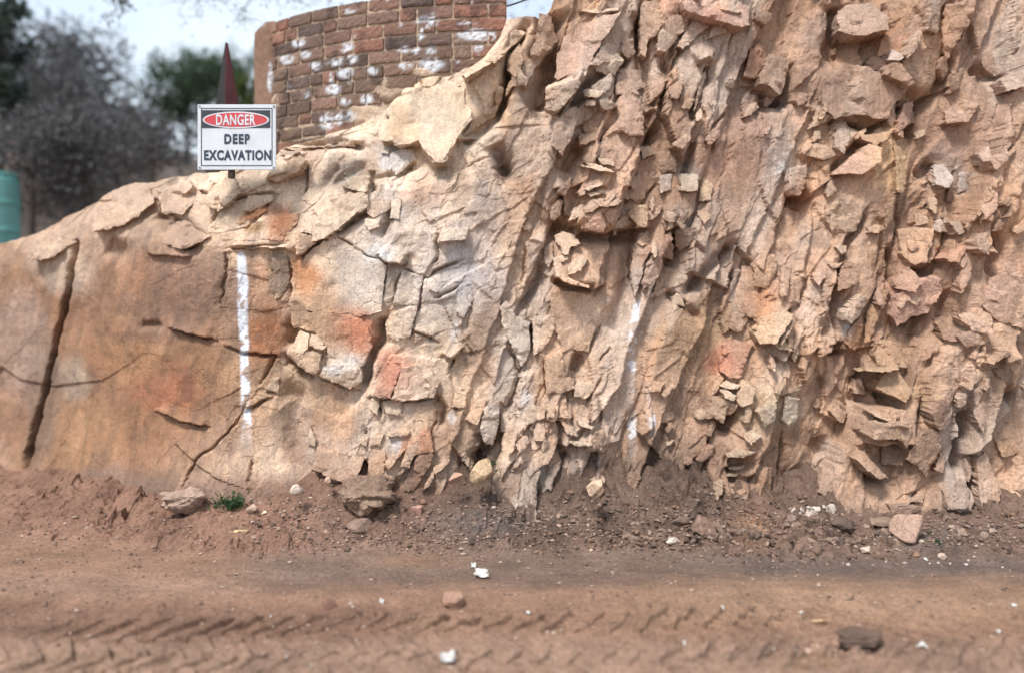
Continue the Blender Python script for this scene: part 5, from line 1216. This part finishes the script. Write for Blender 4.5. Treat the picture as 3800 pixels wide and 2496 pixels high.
stone('cube_stone', 982, 1902, 20, 15, (224, 206, 182), 'tiny whitish cube of stone below the green tuft', seed=63, nv=10)
stone('stick_stone', 893, 1972, 64, 13, (206, 178, 134), 'flat straw coloured sliver lying on the track', seed=65, nv=10, depth_k=.3)
stone('knob_stone', 2195, 2043, 16, 18, (206, 178, 158), 'tiny pale stone alone on the bare dark track', seed=67, nv=16)
stone('dome_stone', 3496, 2062, 30, 20, (206, 182, 162), 'small pale dome shaped stone beyond the track edge', seed=69, nv=20)
stone('bead_stone', 3421, 2010, 20, 16, (206, 186, 168), 'round whitish pebble in front of the square block', seed=71, nv=26)

# small stones one cannot tell apart, in groups
sr = random.Random(77)
def scatter(n, areas, size, cols, label, group, seed0, name='small_stone', nv=(9, 16)):
    protos = []
    for i in range(n):
        zx, zy, rx, ry = sr.choice(areas)
        px, py = zx + sr.gauss(0, .5) * rx, zy + sr.gauss(0, .5) * ry
        w = sr.uniform(*size)
        stone(name, px, py, w, w * sr.uniform(.5, .85), sr.choice(cols), label, 'stone', group, seed0 + i, sr.uniform(-20, 20), nv=sr.randint(*nv), sink=.25)
scatter(85, [(2550, 1960, 330, 60), (2620, 1975, 200, 40), (2400, 1985, 300, 25), (2750, 1990, 150, 25)], (12, 40), [(132, 110, 98), (150, 126, 110), (116, 98, 88), (168, 144, 128)],
        'small brown stone in the dark rubble heap at the rock foot', 'rubble stones at the foot of the rock', 2000)
scatter(70, [(3000, 1950, 170, 50), (3300, 1985, 260, 40), (3620, 1960, 180, 40), (3120, 2000, 150, 20)], (12, 38), [(140, 118, 104), (160, 136, 120), (118, 100, 92), (178, 154, 138)],
        'small grey stone in the rubble around the square block', 'rubble stones around the square block', 2200)
scatter(26, [(3010, 1892, 75, 14)], (12, 28), [(216, 202, 190), (206, 190, 178)], 'small white chip in the heap of white chips', 'heap of white chips', 2400)
scatter(60, [(1150, 1880, 220, 60), (1500, 1940, 220, 50), (1850, 1900, 220, 80), (2150, 1930, 200, 70)], (8, 24), [(186, 156, 138), (160, 130, 114), (206, 184, 166), (140, 114, 100)],
        'small stone scattered on the dirt slope under the rock face', 'stones on the dirt slope', 2500)
scatter(60, [(1300, 2250, 420, 30), (2000, 2330, 600, 90), (3000, 2400, 500, 60), (1000, 2400, 300, 60), (3300, 2080, 350, 18)], (6, 17), [(196, 166, 146), (170, 138, 118), (216, 198, 182), (140, 110, 94)],
        'small stone lying on the churned dirt track', 'stones on the dirt track', 2700)

# fine gravel and crumbs, too many to count
gv, gf_, gc = [], [], []
rg = np.random.default_rng(99)
gcols = [(140, 116, 102), (112, 92, 82), (160, 134, 118), (130, 106, 94), (182, 158, 142)]
for i in range(4200):
    if i < 2600:
        px = rg.uniform(950, 3900) if rg.random() < .93 else rg.uniform(0, 950)
        y = float(np.interp(px, ap_px, [4.6] * len(ap_px))) - abs(rg.normal(0, .26)) - .02
        x = (px - CX) / FP * y
        y = min(y, float(base_depth(np.array([x]), np.array([.15]))[0]) - .05 - .3 * rg.random())
    else:
        y = rg.uniform(2.7, 4.2); x = rg.uniform(-.75, .75) * y
    s = 0.0035 + 0.006 * rg.random() ** 2 + (0.004 if i < 2600 else 0) * rg.random()
    z = ground_z(x, y)
    o4 = len(gv)
    d = rg.normal(size=(6, 3)); 
    base6 = np.array([(1, 0, 0), (-1, 0, 0), (0, 1, 0), (0, -1, 0), (0, 0, 1), (0, 0, -1)]) * s * (1 + .35 * d)
    for q in base6: gv.append((x + q[0] * 1.2, y + q[1], z + .3 * s + q[2] * .8))
    for f in ((0, 2, 4), (2, 1, 4), (1, 3, 4), (3, 0, 4), (2, 0, 5), (1, 2, 5), (3, 1, 5), (0, 3, 5)): gf_.append(tuple(o4 + k for k in f))
    cc = lin(gcols[rg.integers(0, 5)]) * rg.uniform(.8, 1.15)
    gc += [cc] * 6
gravel = mesh_obj('gravel', gv, gf_, M_STONE, colors=np.array(gc))
tag(gravel, 'fine gravel and crumbs strewn over the dirt', kind='stuff')

# broken soil and rubble banked along the foot of the face, too much to count
tv, tf, tc = [], [], []
protos = [stone_mesh(5000 + i, (1, .8, .7), (128, 106, 92), 10 + i)[:2] for i in range(6)]
tcols = [(124, 102, 88), (142, 118, 102), (108, 90, 80), (160, 134, 116), (150, 118, 98), (116, 98, 86)]
tn = 0
for i in range(1500):
    px = rg.uniform(900, 3850) if rg.random() < .45 else rg.normal(2550, 420)
    f_ = float(np.interp(px, ap_px, ap_f)); y = 4.6 - f_ * (0.15 + 0.9 * rg.random() ** 0.8)
    x = (px - CX) / FP * y
    s_ = 0.010 + 0.030 * rg.random() ** 2.6
    pv, pf = protos[rg.integers(0, 6)]
    a = rg.uniform(0, 6.28); ca, sa = math.cos(a), math.sin(a)
    sc3 = s_ * rg.uniform(.7, 1.3, 3)
    q = pv * sc3
    q = np.stack([q[:, 0] * ca - q[:, 1] * sa, q[:, 0] * sa + q[:, 1] * ca, q[:, 2]], 1) + np.array([x, y, ground_z(x, y) + .12 * s_])
    tv.append(q); tf += [tuple(k + tn for k in ff_) for ff_ in pf]; tn += len(q)
    tc.append(np.tile(lin(tcols[rg.integers(0, 6)], .7) * rg.uniform(.8, 1.2), (len(q), 1)))
rub_o = mesh_obj('rubble', np.concatenate(tv), tf, M_STONE, colors=np.concatenate(tc))
tag(rub_o, 'dark broken soil and rubble along the foot of the rock face', kind='stuff')

# ------------------------------------------------------------------ litter
M_PAP = plain('white_paper', (0.52, 0.51, 0.49), .7, .2, .2, 60)
def scrap(px, py, wpx, hpx, label, seed, lift=.02, group=None, name='paper_scrap'):
    """a crumpled sheet lying on the ground"""
    b = on_ground(px, py); k = b[1] / FP
    r = np.random.default_rng(seed); n_ = 9
    uu, vv = np.meshgrid(np.linspace(-1, 1, n_), np.linspace(-1, 1, n_))
    ang = np.arctan2(vv, uu); rad = np.maximum(np.abs(uu), np.abs(vv))
    bay = 0.72 + .34 * fbm(np.cos(ang) * 1.7 + seed, np.sin(ang) * 1.7, 1101, 2)
    x = uu * bay * wpx * k / 2; y = vv * bay * wpx * k * .55
    z = lift * (.5 + fbm(uu * 1.6 + seed, vv * 1.6, 1103, 3)) + (vv + 1) * hpx * k * .10
    pts_ = np.stack([b[0] + x, b[1] + y, 0 * z], -1).reshape(-1, 3)
    gz = np.array([ground_z(p[0], p[1]) for p in pts_])
    pts_[:, 2] = gz + .003 + np.clip(z.ravel(), 0, None)
    lo = pts_.copy(); lo[:, 2] -= .0015
    idx = np.arange(n_ * n_).reshape(n_, n_)
    q = np.stack([idx[:-1, :-1], idx[:-1, 1:], idx[1:, 1:], idx[1:, :-1]], -1).reshape(-1, 4)
    loop = list(idx[0, :]) + list(idx[1:, -1]) + list(idx[-1, -2::-1]) + list(idx[-2:0:-1, 0])
    ring = np.array([(loop[i], loop[i] + n_ * n_, loop[(i + 1) % len(loop)] + n_ * n_, loop[(i + 1) % len(loop)]) for i in range(len(loop))])
    o = mesh_obj(name, np.concatenate([pts_, lo]), np.concatenate([q, q[:, ::-1] + n_ * n_, ring]), M_PAP, loc=b)
    return tag(o, label, 'litter', group)
scrap(1786, 2138, 66, 34, 'crumpled white paper scrap in the middle of the track', 4, .03)
scrap(1757, 2104, 24, 16, 'small white paper scrap just behind the crumpled one', 9, .012)
scrap(1664, 2462, 68, 50, 'torn white sheet lying across the tyre print in front', 13, .035)
scrap(1416, 2238, 22, 14, 'tiny white paper scrap on the track near the sunken stone', 15, .01)
scrap(2972, 2275, 16, 12, 'tiny white scrap beyond the thin pale splinter', 17, .008)
scrap(2682, 2263, 14, 14, 'tiny white scrap on the tan strip of track', 19, .008)
scrap(3418, 2400, 40, 22, 'ragged white scrap on the track beside the dark clod', 21, .015)
for i, (x, y, w) in enumerate(((2874, 2412, 11), (2955, 2420, 9), (3435, 2078, 22), (3585, 2098, 22), (3450, 2094, 12), (3720, 2108, 14), (3526, 2094, 14), (2540, 2400, 16), (2060, 2455, 10), (2040, 2455, 9), (1155, 2480, 12), (1062, 2440, 14), (1005, 2295, 14), (2082, 2338, 8), (1960, 2277, 26), (3760, 2250, 30), (3705, 2345, 24))):
    scrap(x, y, w * .65, w * .35, 'speck of white litter on the dirt', 40 + i, .006, 'white specks on the dirt')
# straw-thin twigs on the track
M_TWIG = plain('dry_twig', (0.10, 0.075, 0.055), .85, .2, .3, 30)
def twig(pp, r, label):
    path = []
    for (x, y) in pp:
        b = on_ground(x, y); path.append((b[0], b[1], b[2] + r * .8))
    v, f = tube(path, [r * (1 - .6 * i / len(path)) for i in range(len(path))], 6)
    tag(mesh_obj('twig', v, f, M_TWIG, loc=path[0]), label, 'twig')
twig([(3140, 2230), (3165, 2222), (3168, 2208)], .005, 'bent dark twig on the tan strip of track')
twig([(2846, 2263), (2858, 2285), (2880, 2296), (2908, 2304)], .003, 'thin curved twig lying left of the pale splinter')
twig([(3385, 2254), (3410, 2272), (3435, 2278)], .003, 'thin twig on the track beyond the dark clod')
twig([(1690, 2062), (1700, 2075)], .003, 'short dark twig on the track behind the crumpled paper')

# ------------------------------------------------------------------ plants
M_WEED = leafy('weed_leaf', (0.025, 0.065, 0.024), (0.07, 0.13, 0.055))
def weed(px, py, wpx, hpx, n_, label, Y=None):
    b = on_ground(px, py + hpx * .4) if Y is None else P(px, py + hpx * .4, Y)
    k = b[1] / FP; r = np.random.default_rng(int(px))
    root = empty('weed', b); tag(root, label, 'plant')
    SV, SF, LV, LF = [], [], [], []
    for i in range(n_):
        bx = b[0] + r.normal(0, .22) * wpx * k; by = b[1] + r.normal(0, .03)
        hgt = hpx * k * r.uniform(.4, 1.05); le = Vector((r.normal(0, .5), r.normal(-.2, .4), 1)).normalized()
        p0 = Vector((bx, by, b[2] - .01)); pth = [p0, p0 + le * hgt * .5, p0 + le * hgt + Vector((0, 0, -.1 * hgt))]
        v, f = tube(pth, [.0016, .0012, .0005], 4); o4 = len(SV); SV += v; SF += [tuple(q + o4 for q in ff_) for ff_ in f]
        for j in range(9):
            t_ = r.uniform(.25, 1.0); c0 = pth[0].lerp(pth[2], t_)
            d = Vector(r.normal(size=3)); d.z = abs(d.z) * .6; d.normalize(); s = Vector(r.normal(size=3)).cross(d).normalized()
            L = r.uniform(.007, .017); W = L * .38; o4 = len(LV)
            LV += [tuple(c0), tuple(c0 + d * L * .5 + s * W), tuple(c0 + d * L), tuple(c0 + d * L * .5 - s * W)]; LF.append((o4, o4 + 1, o4 + 2, o4 + 3))
    mesh_obj('stems', SV, SF, M_WEED, root); mesh_obj('leaves', LV, LF, M_WEED, root)
weed(868, 1848, 118, 74, 95, 'dense green weed tuft at the rock foot under the white line')
weed(1806, 1722, 60, 40, 30, 'small green weed peeping out behind the smooth oval stone', Y=4.46)
weed(3465, 1990, 46, 30, 8, 'sparse greyish weed on the dark dirt beyond the square block')

# ------------------------------------------------------------------ what lies behind: bank, trees, branches, tank, cable
M_BANK = earthy('grey_bank_soil', strata=False, grain=0.6, bump=0.9, crack=0.0, fine=8, dist=0.12)
bx_ = np.linspace(-34, 8, 150); bt = np.linspace(0, 1, 60)
BX, BT = np.meshgrid(bx_, bt)
BY = 9.5 + (BX < -3) * 0 + BT * 14 + 1.2 * fbm(BX * .3, BT * 3, 1201, 3)
crest = np.interp(BX, [-34, -13, -10, -8.0, -6.0, -4.6, -3, 8], [6.0, 5.6, 5.3, 4.6, 4.2, 3.9, 3.6, 3.2])
BZ = -0.2 + crest * sstep(0, .75, BT) * (1 + .10 * fbm(BX * .5, BT * 4, 1211, 3)) + .35 * fbm(BX * .9, BT * 9, 1221, 4) * sstep(0, .2, BT)
idx = np.arange(BX.size).reshape(BX.shape)
faces = np.stack([idx[:-1, :-1], idx[:-1, 1:], idx[1:, 1:], idx[1:, :-1]], -1).reshape(-1, 4)
bc = np.tile(lin((112, 100, 92))[None], (BX.size, 1)) * (1 + .55 * fbm(BX.ravel() * .8, BT.ravel() * 14, 1231, 4))[:, None]
bank = mesh_obj('earth_bank', np.stack([BX, BY, BZ], -1).reshape(-1, 3), faces, M_BANK, colors=np.clip(bc, .02, .6), smooth=True)
tag(bank, 'dark grey earth bank far behind the rock face', kind='structure')

M_BARK = plain('bark', (0.07, 0.058, 0.05), .9, .2, .3, 20)
M_LF1 = leafy('tree_leaf', (0.030, 0.055, 0.030), (0.075, 0.115, 0.065))
M_LF2 = leafy('olive_leaf', (0.050, 0.075, 0.018), (0.11, 0.14, 0.045))
M_LF3 = leafy('grey_leaf', (0.060, 0.060, 0.060), (0.13, 0.13, 0.135))
M_LF4 = leafy('dark_leaf', (0.025, 0.042, 0.034), (0.06, 0.08, 0.065))
def tree(name, base, height, spread, n_limb, n_leaf, lsize, mat, label, seed, crown_lo=.35, cat='tree', lean=(0, 0), tr=.05, group=None, flat=1.0):
    r = np.random.default_rng(seed)
    base = Vector(base); root = empty(name, base); tag(root, label, cat, group)
    topp = base + Vector((lean[0], lean[1], height * .8))
    parts = [tube([base - Vector((0, 0, .3)), base.lerp(topp, .35) + Vector((r.normal(0, .06), 0, 0)), base.lerp(topp, .7) + Vector((r.normal(0, .1), 0, 0)), topp], [tr, tr * .8, tr * .5, tr * .2], 8)]
    tips = []
    for i in range(n_limb):
        t0 = r.uniform(crown_lo * .7, .95); p0 = base.lerp(topp, t0)
        a = r.uniform(0, 2 * math.pi); out_ = spread * r.uniform(.45, 1.0) * (1.15 - .5 * abs(t0 - .55))
        p2 = p0 + Vector((math.cos(a) * out_, math.sin(a) * out_, height * r.uniform(.04, .28) * flat))
        p1 = p0.lerp(p2, .5) + Vector((0, 0, -.05 * height * r.random()))
        parts.append(tube([p0, p1, p2], [tr * .35, tr * .2, tr * .06], 5))
        tips += [p1, p2, p0.lerp(p2, .75)]
        for _ in range(3):
            q = p1.lerp(p2, r.random()); e = q + Vector(r.normal(0, .22 * spread, 3)); parts.append(tube([q, e], [tr * .1, tr * .03], 4)); tips.append(e)
    v, f = merge(parts)
    mesh_obj('trunk', v, f, M_BARK, root)
    tips = np.array([tuple(t_) for t_ in tips])
    c = tips[r.integers(0, len(tips), n_leaf)] + r.normal(0, 1, (n_leaf, 3)) * spread * .14
    d = r.normal(size=(n_leaf, 3)); d /= np.linalg.norm(d, axis=1, keepdims=True)
    s = np.cross(d, r.normal(size=(n_leaf, 3))); s /= np.linalg.norm(s, axis=1, keepdims=True)
    L = (lsize * r.uniform(.6, 1.3, n_leaf))[:, None]
    V = np.stack([c, c + d * L * .5 + s * L * .28, c + d * L, c + d * L * .5 - s * L * .28], 1).reshape(-1, 3)
    mesh_obj('crown', V, np.arange(n_leaf * 4).reshape(-1, 4), mat, root)
    return root
def zground(px, py, Y): return P(px, py, Y)
tree('leafy_tree', P(700, 560, 15), 1.85, .85, 20, 6500, .085, M_LF1, 'dark green tree rising behind the danger sign', 61, .3)
tree('tall_tree', P(780, 520, 17), 2.1, .62, 16, 3000, .075, M_LF1, 'thin crowned tree just behind the maroon spike', 62, .45)
tree('olive_bush', P(912, 520, 13), 1.15, .34, 16, 3200, .06, M_LF2, 'olive green bush between the spike and the brick wall', 63, .05, 'bush', tr=.03)
tree('open_tree', P(905, 500, 19), 2.15, .55, 14, 1700, .08, M_LF1, 'sparse tree beside the brick wall end with sky showing through', 64, .5)
tree('grey_bush', P(440, 640, 12), 1.05, .8, 20, 3600, .09, M_LF3, 'bare grey bush on the bank beside the danger sign', 65, .1, 'bush')
tree('grey_shrub', P(270, 560, 14), 1.5, 1.3, 24, 5000, .11, M_LF3, 'wide grey shrub on the middle of the far bank', 66, .1, 'bush')
tree('grey_tree', P(130, 560, 15), 2.7, 1.5, 26, 5200, .12, M_LF3, 'tall bare grey tree on the far bank', 67, .25)
tree('dark_tree', P(0, 560, 11), 2.5, .42, 16, 2000, .12, M_LF4, 'dark green tree at the very edge of the picture', 68, .2)
tree('dry_shrub', P(560, 640, 9.5), .75, .55, 14, 1300, .06, M_LF3, 'dry grey shrub just left of the danger sign', 69, .05, 'bush', tr=.03)
tree('scrub_bush', P(120, 800, 9.6), 1.2, .9, 16, 2600, .08, M_LF3, 'grey scrub above the low end of the rock', 70, .05, 'bush', tr=.04)
tree('low_scrub', P(330, 720, 9.8), .9, .8, 16, 2400, .07, M_LF3, 'low grey scrub behind the rounded rock shoulder', 71, .05, 'bush', tr=.04)

# branches hanging into the picture from above
def hanging(name, p_from, ends, label, seed, leaf=.03, nl=260, mat=M_LF4, rad=.012):
    r = np.random.default_rng(seed)
    root = empty(name, p_from); tag(root, label, 'branch')
    parts = []; tips = []
    for e in ends:
        a, b = Vector(p_from), Vector(e); m_ = a.lerp(b, .5) + Vector((r.normal(0, .06), r.normal(0, .06), .08))
        parts.append(tube([a, m_, b], [rad, rad * .55, rad * .12], 5))
        for k in range(9):
            q = m_.lerp(b, r.random()) if k % 3 else a.lerp(m_, r.uniform(.3, 1)); w = q + Vector((r.normal(0, .16), r.normal(0, .1), r.normal(-.07, .09)))
            mm = q.lerp(w, .5) + Vector((r.normal(0, .03), 0, r.normal(0, .03)))
            parts.append(tube([q, mm, w], [rad * .3, rad * .2, rad * .06], 4)); tips += [w, mm]
    v, f = merge(parts); mesh_obj('twigs', v, f, M_BARK, root)
    tips = np.array([tuple(t_) for t_ in tips]); c = tips[r.integers(0, len(tips), nl)] + r.normal(0, .045, (nl, 3))
    d = r.normal(size=(nl, 3)); d /= np.linalg.norm(d, axis=1, keepdims=True); s = np.cross(d, r.normal(size=(nl, 3))); s /= np.linalg.norm(s, axis=1, keepdims=True)
    L = (leaf * r.uniform(.5, 1.2, nl))[:, None]
    V = np.stack([c, c + d * L * .5 + s * L * .25, c + d * L, c + d * L * .5 - s * L * .25], 1).reshape(-1, 3)
    mesh_obj('leaves', V, np.arange(nl * 4).reshape(-1, 4), mat, root)
# a tree standing behind the wall carries them
tree('overhanging_tree', P(1500, 700, 9.2), 5.6, 1.9, 16, 1500, .05, M_LF4, 'tree behind the brick wall whose branches reach over the sky', 72, .55, tr=.09)
hanging('hanging_branch', P(1150, -120, 7.6), [P(900, 30, 7.4), P(860, 95, 7.4), P(1080, 40, 7.5), P(1180, 20, 7.5)], 'thin leafy branch hanging over the sky beside the wall top', 81, nl=420)
hanging('fine_branch', P(760, -150, 8.0), [P(660, 40, 8.0), P(740, 60, 7.9), P(800, 50, 8.0), P(700, 10, 8)], 'fine dark branch hanging into the sky above the spike', 82, nl=320)
hanging('blurred_branch', P(430, -160, 8.0), [P(445, 20, 7.9), P(450, 120, 7.9)], 'blurred dark branch hanging in the middle of the open sky', 83, leaf=.06, nl=160)

# teal water drum
M_TEAL = plain('teal_plastic', (0.10, 0.27, 0.26), .5, .4, .12, 6)
dr = empty('water_drum', P(10, 880, 9.0)); tag(dr, 'teal green plastic drum at the picture edge on the bank', 'drum')
def lathe(name, prof, c, mat, parent, seg=28):
    V, F = [], []
    for (r_, z) in prof:
        for k in range(seg):
            a = 2 * math.pi * k / seg; V.append((c[0] + r_ * math.cos(a), c[1] + r_ * math.sin(a), c[2] + z))
    for i in range(len(prof) - 1):
        for k in range(seg):
            a, b = i * seg + k, i * seg + (k + 1) % seg; F.append((a, b, b + seg, a + seg))
    F.append(tuple(range(seg))[::-1]); F.append(tuple(range((len(prof) - 1) * seg, len(prof) * seg)))
    return mesh_obj(name, V, F, mat, parent, smooth=False)
dc = P(-14, 900, 9.0)
lathe('body', [(.20, -.6), (.235, -.55), (.24, .1), (.252, .12), (.252, .15), (.24, .17), (.24, .42), (.252, .44), (.252, .47), (.24, .49), (.235, .72), (.20, .76)], dc, M_TEAL, dr)
lathe('lid', [(.205, .7605), (.215, .765), (.215, .80), (.20, .81), (.05, .812)], dc, M_TEAL, dr)

# dark cable over the wall end and pale rubble on the ledge beside it
M_CAB = plain('black_cable', (0.02, 0.02, 0.022), .5, .4, .1)
v, f = tube([P(1868, 26, 5.0), P(1890, 22, 5.05), P(1930, 8, 5.1), P(1975, -8, 5.2), P(2060, -40, 5.4)], [.006] * 5, 8)
tag(mesh_obj('cable', v, f, M_CAB, loc=P(1868, 26, 5.0)), 'dark cable crossing the sky beside the end of the brick wall', 'cable')
print('slabs', slab_count)
